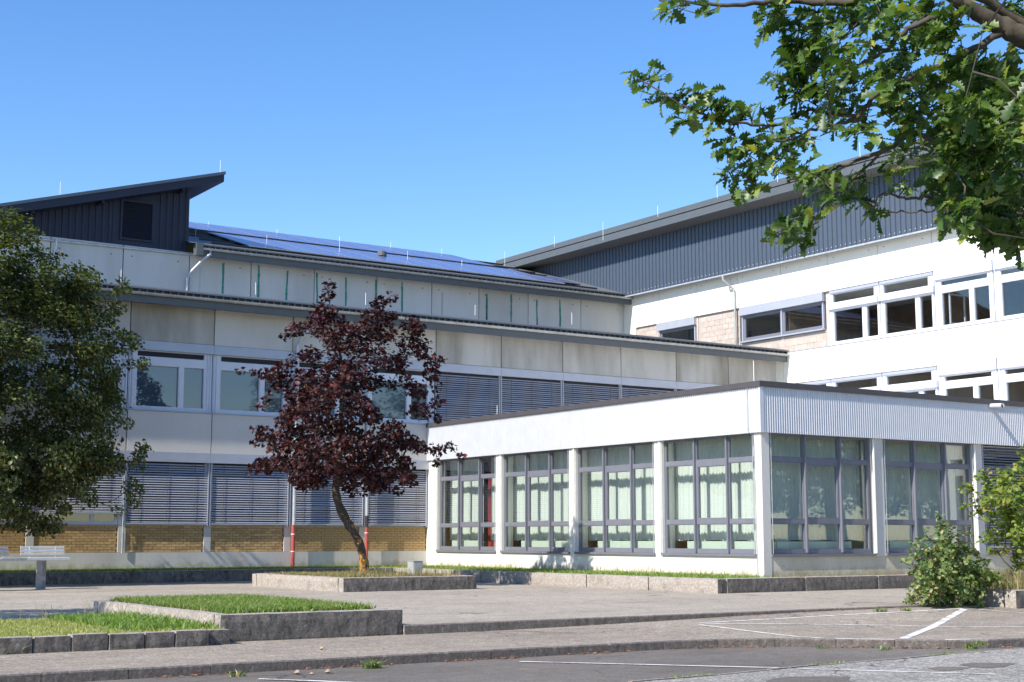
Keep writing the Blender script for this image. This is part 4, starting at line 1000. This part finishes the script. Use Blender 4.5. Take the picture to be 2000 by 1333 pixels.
seam = [at(x, y, Z=ZR) for x, y in ((1230, 1333), (1400, 1319), (1596, 1300), (1772, 1286), (1920, 1272))]
V, Fc = [], []
sg = MB()
for i in range(900):
    k = rng.integers(0, 4); t = rng.random(); p = seam[k]*(1-t)+seam[k+1]*t
    if math.sin(p[0]*5.1)+math.sin(p[0]*2.3+1) < .35: continue
    x, y = p[0]+rng.normal()*.03, p[1]+rng.normal()*.03; a = rng.uniform(0, 6.28); h = rng.uniform(.015, .045)
    sg.poly([(x, y, ZR), (x+.02*math.cos(a), y+.02*math.sin(a), ZR), (x+.03*math.cos(a+.8), y+.03*math.sin(a+.8), ZR+h)])
tag(sg.build('seam_grass', 'grass_lush'), kind='stuff')
# fallen leaves and pebbles in the gutter
lt = MB()
def litter(x, y, z, s):
    a = random.uniform(0, 6.28); pts = []
    for k in range(5):
        b = a+k*1.257; pts.append((x+s*math.cos(b)*random.uniform(.6, 1), y+s*math.sin(b)*random.uniform(.6, 1), z+random.uniform(.002, .02)))
    lt.poly(pts)
for i in range(420):
    x = random.uniform(6, 18.5); litter(x, k2y(x)-abs(random.gauss(0, .05))-.02, ZR+.006, random.uniform(.012, .035)) if math.sin(x*3.1)+random.random() > .25 else None
for i in range(160): litter(random.uniform(8.4, 11.3), 20.2-abs(random.gauss(0, .08)), ZP, random.uniform(.01, .025))
for i in range(120): x = random.uniform(17.5, 24); litter(x, 19.9-abs(random.gauss(0, .08)), zfoot(x, 19.9), random.uniform(.012, .03))
for i in range(140): litter(random.uniform(9, 23.5), 43.0-abs(random.gauss(0, .15)), ZF, random.uniform(.015, .035))
tag(lt.build('leaf_litter', 'dead_leaf'), kind='stuff')
def pebble(x, y, z0, r, lab):
    a = at(x, y, Z=z0); mb = MB(); n = 7
    mb.tube([(a[0], a[1], z0), (a[0]+.01, a[1], z0+r*.5), (a[0], a[1]+.005, z0+r), (a[0]-.005, a[1], z0+r*1.3)], [r*.9, r*1.1, r*.8, r*.2], n)
    tag(mb.build('stone', 'stone_pale'), lab, 'stone', 'stones by the kerb')
pebble(628, 1270, ZP, .035, 'brown stone lying alone on the footway')
pebble(640, 1316, ZR, .04, 'pale stone in the gutter left of the leafy weed'); pebble(580, 1318, ZR, .04, 'pale stone in the gutter nearest the white line'); pebble(608, 1319, ZR, .025, 'small ochre stone between two pale stones in the gutter')
pebble(1355, 1217, ZP, .045, 'pale stone at the tip of the white lines')

# ------------------------------------------------------------------ bench and meter box
bn = thing('park_bench', (10.8, 39, ZF), 'white slatted angled bench on concrete legs at the left edge', 'bench')
corners = [(11.9, 39.0), (10.72, 39.0), (9.9, 38.35), (8.9, 38.35)]
for (xa, ya), (xb, yb) in zip(corners, corners[1:]):
    d = Vector((xa-xb, ya-yb, 0)).normalized(); nr = Vector((-d.y, d.x, 0)); L = math.hypot(xa-xb, ya-yb)
    def plank(name, o0, o1, z0, z1, mat='bench_paint', e0=0, e1=0):
        mb = MB(); P = [Vector((xb, yb, 0))+d*s+nr*o for s in (e0, L-e1) for o in (o0, o1)]
        mb.v = [(p.x, p.y, z) for z in (z0, z1) for p in P]
        mb.f = [(0, 2, 3, 1), (4, 5, 7, 6), (0, 4, 6, 2), (2, 6, 7, 3), (3, 7, 5, 1), (1, 5, 4, 0)]
        return mb.build(name, mat, bn, bevel=.008)
    plank('seat_edge', -.03, .0, .40, .475, e0=.002, e1=.002)
    for i in range(4): plank('seat_slat', .005+i*.115, .11+i*.115, .445, .475, e0=.003, e1=.003)
    for i in range(3): plank('back_slat', .50+i*.025, .525+i*.025, .53+i*.085, .60+i*.085, e0=.004, e1=.004)
    for s in (.25, L-.25):
        p = Vector((xb, yb, 0))+d*s+nr*.5; MB().tube([(p.x, p.y, .42), (p.x+nr.x*.06, p.y+nr.y*.06, .76)], .014, 6).build('back_support', 'galvanised', bn)
for (x, y) in ((11.13, 39.12), (11.28, 39.32), (9.5, 38.6), (9.6, 38.85)): MB().box(x-.065, x+.065, y-.08, y+.08, ZF-.03, .443).build('leg', 'bench_leg', bn, bevel=.01)
bx = thing('meter_box', (19.95, 34.5, -.03), 'small pale grey metal box at the end of the maple bed', 'utility box')
b0 = MB().box(19.78, 20.08, 34.35, 34.66, -.05, .36).build('cabinet', 'box_metal', bx, bevel=.008)
MB().box(19.805, 20.055, 34.335, 34.349, -.01, .33).build('door', 'box_metal', bx); MB().box(20.03, 20.045, 34.325, 34.334, .14, .20).build('lock', 'bolt_dark', bx)
MB().box(19.77, 20.09, 34.33, 34.67, .361, .375).build('lid', 'box_metal', bx)

# ------------------------------------------------------------------ dark red maple
MP = np.array([19.4, 36.55, -.03]); mdist = float((MP-CAM)@fw)
def cp_(x, y, ox, oy, s): return ox+x*s, oy+y*s
raw_cl = """515,75,35 525,130,45 510,200,70 540,250,90 470,250,60 380,270,50 340,290,30 600,270,60 780,130,35 740,160,50 700,210,60 770,220,50 680,270,70 750,290,70 640,330,80 860,250,50 890,280,50 850,330,70 920,320,40 910,370,50 960,400,50 985,400,25 950,450,50 820,400,70 720,380,70
560,320,80 440,375,60 380,380,35 160,445,25 210,450,35 270,455,50 340,440,60 320,490,60 270,560,40 250,585,30 420,470,70 480,460,60 560,430,80 640,440,80 700,480,70 600,510,90 520,520,70 450,540,70 380,540,60 370,600,60 340,640,50 430,610,70 500,590,70 880,520,60 950,500,40 970,570,40 900,600,60 960,640,40 850,480,50 780,500,40
640,580,70 700,640,60 580,660,80 500,680,80 420,690,70 350,690,60 260,700,50 220,690,30 230,740,40 300,750,60 380,760,70 460,760,80 550,760,80 640,740,80 720,720,70 790,690,70 840,740,60 900,760,50 960,770,45 1030,775,40 1085,785,30 960,825,30 760,780,70 690,810,80 610,830,70 540,840,60 470,830,70 400,830,70 320,820,60 250,830,50 190,850,35 270,870,30 390,890,50 430,910,50 480,890,60 600,900,60 680,890,70 760,870,70 830,830,60 860,890,50 800,940,35 680,950,40 740,920,50 600,940,40"""
cl = []; pxm = F_PX/mdist
for t_ in raw_cl.split():
    x, y, r = map(float, t_.split(',')); ix, iy = cp_(x, y, 400, 520, .4653); r = r*.4653/pxm
    u = (ix-665)/pxm; zz = (1050-iy)/pxm+1; Rm = 2.2*math.sin(min(1, max(.05, (8.6-zz)/6.6))*math.pi*.62)**.8+.15
    dep = math.sqrt(max(.05, Rm*Rm-u*u*.85))
    for s_ in ((-1, 1) if r*pxm/.4653 > 45 else (0,)):
        dd = s_*dep*rng.uniform(.1, .85) if s_ else rng.normal()*.3*dep
        cl.append((atd(ix+rng.normal()*3, iy+rng.normal()*3, mdist+dd), r*.86))
tr = [cp_(x, y, 400, 520, .4653) for x, y in ((665, 1305), (667, 1240), (645, 1155), (595, 1070), (562, 1000), (549, 930), (560, 850), (570, 700), (576, 590), (578, 450), (560, 330), (530, 200), (516, 90))]
tp = [atd(x, y, mdist) for x, y in tr]; tp[0][2] = -.06; tp[0][:2] = tp[1][:2]+np.array([.01, 0])
trd = [.155, .132, .125, .12, .115, .11, .10, .082, .068, .05, .035, .02, .008]
mt = thing('maple_tree', tuple(MP), 'dark red leafed maple with a crooked lichen-covered trunk in the low bed', 'tree')
sp_ = smooth_path(tp, 4); rd = np.interp(np.linspace(0, len(tp)-1, len(sp_)), range(len(tp)), trd)
MB().tube(sp_, list(rd*(1+.10*rng.normal(size=len(sp_)))), 12).build('trunk', 'bark_maple', mt, smooth=True)
tag(skeleton(tp[5:], trd[5:], cl, .005, .45).build('branches', 'bark_maple', mt), kind='stuff')
v, f = clump_leaves(cl, 80, tp[7], .112, leaf_template('maple'), .8, .5, .35)
tag(raw('crown', v, f, 'leaf_maple', mt, tuple(MP)), kind='stuff')

# ------------------------------------------------------------------ lindens
def linden_clumps(cen, rx, ry, rz, n, bound=None, seed=1):
    g = np.random.default_rng(seed); out = []
    while len(out) < n:
        q = g.normal(size=3); q /= np.linalg.norm(q); q *= g.uniform(.25, 1)**.5
        p = cen+q*np.array([rx, ry, rz])
        if bound is not None and not bound(p): continue
        out.append((p, g.uniform(.32, .62)))
    return out
def proj(p):
    q = p-CAM; z = q@fw; return CX+F_PX*(q@rt)/z, CY-F_PX*(q@upv)/z
LB = [(400, -20), (425, 30), (460, 55), (490, 75), (515, 95), (535, 160), (560, 225), (600, 215), (640, 215), (670, 255), (700, 260), (740, 225), (790, 215), (830, 235), (870, 275), (900, 270), (950, 260), (985, 240), (1005, 135), (1032, 100), (1050, 20)]
def lb(p):
    x, y = proj(p); return y < 1030 and y > 395 and x < np.interp(y, [b[0] for b in LB], [b[1] for b in LB])
LT = np.array([9.3, 41.9, -.36])
lc = linden_clumps(np.array([9.5, 41.9, 5.6]), 6.2, 2.0, 4.9, 640, lb, 3)
for y, x in LB[2:-1]:                                           # outer sprays that make the uneven edge
    for k in range(3): lc.append((at(x+rng.uniform(-12, 22), y+rng.uniform(-14, 14), Y=41.9+rng.uniform(-1.2, 1.0)), .26))
def linden(name, base, clumps, label, height, group=None, per=105, ls=.10):
    t = thing(name, tuple(base), label, 'tree', group)
    tk = [base+np.array([0, 0, z])+np.array([math.sin(z)*.08, math.cos(z*.7)*.06, 0]) for z in (0, .6, 1.4, 2.3, 3.4, 4.6, 5.8, 7.0, height-1.2)]
    rr = [.30, .24, .21, .19, .16, .13, .09, .06, .03]
    MB().tube(tk, rr, 12).build('trunk', 'bark_oak', t, smooth=True)
    tag(skeleton(tk[2:], rr[2:], clumps, .006, .5, .05, 5).build('branches', 'bark_oak', t), kind='stuff')
    v, f = clump_leaves(clumps, per, tk[5], ls, leaf_template('linden'), .7, .6, .45)
    tag(raw('crown', v, f, 'leaf_linden', t, tuple(base)), kind='stuff'); return t
linden('linden_tree', LT, lc, 'broad green tree with low hanging branches at the left edge', 9.8)
b2 = np.array([-1.0, 24.9, ZF])
t2 = linden('linden_tree', b2, linden_clumps(b2+np.array([0, .3, 5.6]), 3.4, 1.9, 3.6, 170, None, 9), 'tree left of the frame whose shadow falls across the plaza', 8.6, per=60, ls=.11)
# trees across the road behind the viewer: they show only as reflections in the glass
def copy_tree(src, loc, rz, sc, label, group):
    c = src.copy(); col.objects.link(c); c.location = loc; c.rotation_euler.z = rz; c.scale = sc; c['label'] = label; c['group'] = group
    for ch in src.children:
        d = ch.copy(); col.objects.link(d); d.parent = c
for i, (x, y, s) in enumerate(((49, -12, 1.6), (53, -14, 1.25), (61, -9, 1.25), (68, -12, 1.45), (75, -8, 1.25), (83, -11, 1.5), (91, -8, 1.3), (100, -11, 1.5), (64, -20, 1.7), (80, -20, 1.8), (96, -21, 1.8))):
    copy_tree(t2, (x, y, -.8), i*1.3, (s*1.2, s*1.9, s), 'broad tree across the road mirrored in the pavilion glass', 'trees across the road')

# ------------------------------------------------------------------ oak boughs reaching in at the upper right
OD = 7.6; opm = F_PX/OD
oc = """110,370,35 160,400,50 230,370,45 220,470,40 300,480,50 350,560,50 380,440,40 430,510,55 480,470,50 540,530,55 520,610,45 590,560,45 660,570,50 720,530,40 560,680,50 540,740,35 620,720,55 700,720,60 640,800,60 560,840,45 720,800,60 800,760,50 640,890,50 700,880,40 620,950,30 790,840,50 880,780,50 870,700,50 930,660,50 770,650,40 830,600,40
930,840,45 1010,870,45 1050,840,35 1080,880,50 1090,960,45 1150,900,45 1010,930,40 1200,970,50 1260,1010,40 1280,1060,20 1230,890,40 920,900,30 860,1080,55 930,1050,60 870,1150,50 960,1120,45 940,1190,40 800,1150,35 790,1190,25
260,50,35 310,40,30 370,15,28 450,60,30 490,45,30
760,100,45 800,60,50 850,30,50 740,140,30 830,140,50 780,350,30 790,400,40 830,380,30 860,230,50 900,120,50 900,200,50 880,300,60 940,260,60 900,380,60 870,450,50 960,330,60 970,420,60 930,490,50 1000,200,70 1050,100,70 980,60,60 1100,200,70 1060,300,80 1140,300,60 1040,400,70 1120,400,70 1020,500,60 1100,500,60 1180,480,60 960,560,50 1060,580,60 1150,560,50 1240,570,50 1220,640,50 1270,680,40 1160,650,30 980,680,30 1200,100,70 1300,80,70 1180,30,60 1270,20,60 1400,40,70 1500,60,80 1560,20,60 1450,130,70 1350,150,60 1550,140,80 1650,130,80 1620,200,70 1480,220,70 1400,260,60 1330,330,70 1250,380,60 1220,200,50 1280,240,40 1420,330,60 1340,440,50 1420,440,60 1500,420,70 1360,520,70 1440,520,70 1520,500,70 1600,400,80 1700,330,80 1650,450,80 1560,580,70 1470,600,60 1400,600,50 1380,700,60 1350,780,30 1450,700,50 1450,760,50 1380,840,40 1420,900,40 1540,770,40
1600,650,90 1700,550,100 1800,450,100 1780,350,80 1900,350,90 1950,450,90 1900,550,100 1800,650,110 1700,720,100 1850,780,120 1950,700,100 1650,820,80 1580,860,80 1550,930,60 1640,960,80 1750,900,110 1850,920,120 1950,900,100 1700,1040,90 1800,1050,100 1920,1050,100 1860,1130,80 1950,1150,80 1990,1200,40 1660,1080,50 1950,100,50 1980,200,60 1850,30,60 1800,150,40 1950,20,60"""
ocl = []
for t_ in oc.split():
    x, y, r = map(float, t_.split(',')); ix, iy = cp_(x, y, 1200, 0, .4); rr_ = r*.4/opm
    n_ = 2 if x > 1680 and y > 300 else 1
    for _ in range(n_): ocl.append((atd(ix, iy, OD+rng.normal()*(.13 if x < 1000 else .3)+(rng.uniform(-.5, .9) if x > 1300 else 0)), rr_*1.05))
for _ in range(70):                                              # the crown goes on beyond the frame
    x, y = rng.uniform(2000, 2900), rng.uniform(-500, 480); ocl.append((atd(x, y, OD+rng.normal()*.8), rng.uniform(.08, .14)))
for _ in range(40): ocl.append((atd(rng.uniform(1500, 2300), rng.uniform(-420, -20), OD+rng.normal()*.8), rng.uniform(.08, .13)))
limbs = [[(2420, 420), (2280, 300), (2140, 170), (2040, 95), (1975, 62), (1935, 40), (1892, 16), (1855, -10), (1790, -80)],
         [(1895, 22), (1840, 28), (1800, 44), (1762, 66), (1732, 96), (1700, 116), (1668, 136), (1640, 190)],
         [(1960, 62), (1900, 96), (1840, 128), (1792, 144), (1744, 164), (1716, 180), (1696, 204), (1676, 228), (1640, 242), (1592, 252), (1548, 272), (1504, 276)],
         [(1676, 228), (1620, 222), (1580, 216), (1540, 236), (1504, 245), (1460, 242), (1400, 234), (1360, 218), (1320, 200), (1280, 172), (1244, 152)],
         [(2140, 170), (1960, 20), (1820, -25), (1652, 6), (1560, 2), (1504, 4), (1420, 10), (1330, 2), (1286, 3)],
         [(2280, 300), (2000, 360), (1900, 340), (1800, 264), (1732, 292), (1668, 316), (1600, 340), (1540, 352)],
         [(2280, 300), (2020, 410), (1940, 420), (1848, 404), (1812, 384), (1772, 388), (1732, 378), (1704, 394)],
         [(1848, 404), (1800, 415), (1740, 414), (1712, 412)], [(1732, 292), (1640, 370), (1610, 400), (1600, 430), (1570, 450)]]
lr = [(.085, .024), (.018, .007), (.020, .006), (.011, .003), (.03, .004), (.02, .005), (.016, .004), (.006, .003), (.008, .003)]
ok = thing('oak_tree', (float(atd(2420, 420, OD)[0]), float(atd(2420, 420, OD)[1]), ZR), 'oak with lobed leaves whose boughs hang in from the upper right', 'tree')
tb = atd(2420, 420, OD); gx, gy = tb[0]+.25, tb[1]+.1
MB().tube([(gx, gy, ZR-.05), (gx-.02, gy, ZR+.5), (gx-.05, gy, 1.5), (tb[0], tb[1], tb[2]), (tb[0]+.1, tb[1]+.2, tb[2]+1.5), (tb[0]+.3, tb[1]+.2, tb[2]+3.5)], [.34, .26, .23, .21, .16, .06], 14).build('trunk', 'bark_oak', ok, smooth=True)
nodes_all = []; lm = MB()
for L_, (ra, rb_) in zip(limbs, lr):
    P = smooth_path([atd(x, y, OD+.06*math.sin(x*.013)) for x, y in L_], 5)
    lm.tube([p+rng.normal(size=3)*.004 for p in P], list(np.linspace(ra, rb_, len(P))), 9); nodes_all += P[::3]
lm.build('limbs', 'bark_oak', ok, smooth=True)
tw = MB()                                                       # twigs from the limbs to every leaf clump
for c, r in sorted(ocl, key=lambda q: min(np.linalg.norm(q[0]-p) for p in nodes_all)):
    j = min(range(len(nodes_all)), key=lambda i: np.linalg.norm(c-nodes_all[i])); p = nodes_all[j]
    m1 = (p+c)/2+rng.normal(size=3)*.1*np.linalg.norm(c-p); L_ = np.linalg.norm(c-p)
    tw.tube([p, m1, c], [.0035+.004*min(1, L_), .003+.002*min(1, L_), .0018], 5, False); nodes_all += [m1, c]
    for _ in range(2): e = c+rng.normal(size=3)*r*.7; tw.tube([c, e], [.0018, .001], 4, False)
tag(tw.build('twigs', 'bark_twig', ok), kind='stuff')
v, f = clump_leaves(ocl, 31, tb+np.array([0, 0, -1.]), .095, leaf_template('oak'), .95, .55, .35)
tag(raw('crown', v, f, 'leaf_oak', ok, (gx, gy, ZR)), kind='stuff')

# ------------------------------------------------------------------ bushes at the right
def bush(name, base, clumps, label, leaf, tpl, size, per, stems):
    t = thing(name, tuple(base), label, 'bush')
    tk = [np.array(base)+np.array([0, 0, z]) for z in (-.05, .1, .25)]
    tag(skeleton(tk, [.03, .03, .025], clumps, .004, .45, .07, 5).build('stems', 'bark_twig', t), kind='stuff')
    v, f = clump_leaves(clumps, per, np.array(base)+np.array([0, 0, .4]), size, leaf_template(tpl), .95, .1, .35)
    tag(raw('foliage', v, f, leaf, t, tuple(base)), kind='stuff')
def px_clumps(txt, ox, oy, s, dist, spread, rs=1.0):
    out = []; k = F_PX/dist
    for t_ in txt.split():
        x, y, r = map(float, t_.split(',')); ix, iy = cp_(x, y, ox, oy, s)
        for _ in range(2 if r > 60 else 1): out.append((atd(ix, iy, dist+rng.normal()*spread*min(1, r/80)), r*s/k*rs))
    return out
sb_ = at(1850, 1186, Z=-.40); bd_ = float((sb_-CAM)@fw)
bush('leafy_bush', sb_, px_clumps("""470,25,22 500,60,25 540,110,45 520,160,40 490,200,40 570,190,50 620,150,25 640,210,35 330,230,22 360,290,25 690,235,20 715,275,20 230,300,35 290,330,45 230,380,45 180,350,25 380,310,20 430,340,40 520,260,60 590,290,60 540,350,70 480,420,70 400,440,60 330,430,55 270,450,60 220,500,50 170,460,25 120,565,20 180,590,25 70,565,12 620,400,70 700,370,50 760,400,45 830,330,30 850,250,22 840,180,18 800,260,18 560,470,80 650,500,80 740,480,70 830,450,60 900,480,50 330,530,70 420,540,80 260,600,60 340,630,70 210,680,50 300,720,70 400,650,80 500,600,80 600,590,80 700,600,80 800,560,70 880,560,60 950,560,50 1010,590,40 1040,560,25 480,720,90 580,700,90 680,700,90 780,680,90 870,660,80 940,700,70 1020,700,70 1090,720,60 1160,740,60 1220,790,45 1100,800,60 1000,800,70 900,800,90 800,800,90 700,810,90 600,820,90 500,830,90 400,800,80 220,790,50 170,860,40 280,860,70 380,900,80 480,930,90 580,930,90 680,920,90 780,920,90 870,900,90 950,930,60 150,950,40 220,960,60 130,1020,40 200,1030,50 290,1000,60 400,1020,60 500,1030,60 600,1030,60 700,1030,60 800,1040,60 880,1030,70 950,1040,50""", 1750, 1000, .1725, bd_, .45, 1.05),
     'green bush with some browning leaves in front of the pavilion', 'leaf_shrub', 'ovate', .095, 30, 9)
hb = np.array(at(2080, 1150, Z=-.09)); hb = np.array([26.6, 20.6, -.09]); hd = float((hb-CAM)@fw)
bush('hazel_bush', hb, px_clumps("""790,330,30 750,350,18 820,360,40 780,470,30 850,440,45 900,400,50 860,290,30 920,290,45 900,250,30 960,330,60 940,450,60 880,500,40 830,520,25 1000,270,50 1080,240,55 1060,320,70 1010,400,70 1090,400,70 1150,330,60 1140,220,50 1160,130,40 1180,80,30 1150,450,70 1080,490,70 1000,520,60 950,540,40 930,640,40 900,690,30 1000,600,60 1080,580,70 1150,560,70 980,680,50 1060,660,60 1140,660,70 960,750,30 1040,740,45 1120,760,60 1000,770,25 1130,830,55 1180,860,40 1170,740,60 1100,880,30 1250,100,60 1300,250,80 1300,400,90 1300,550,90 1300,700,90 1250,850,70 1400,300,90 1400,500,90 1400,700,90 1230,180,60 1220,300,70 1220,440,80 1220,600,80 1220,720,80""", 1650, 850, .3, hd, .5, 1.0),
     'tall yellow-green bush cut by the right edge of the picture', 'leaf_hazel', 'linden', .10, 50, 9)
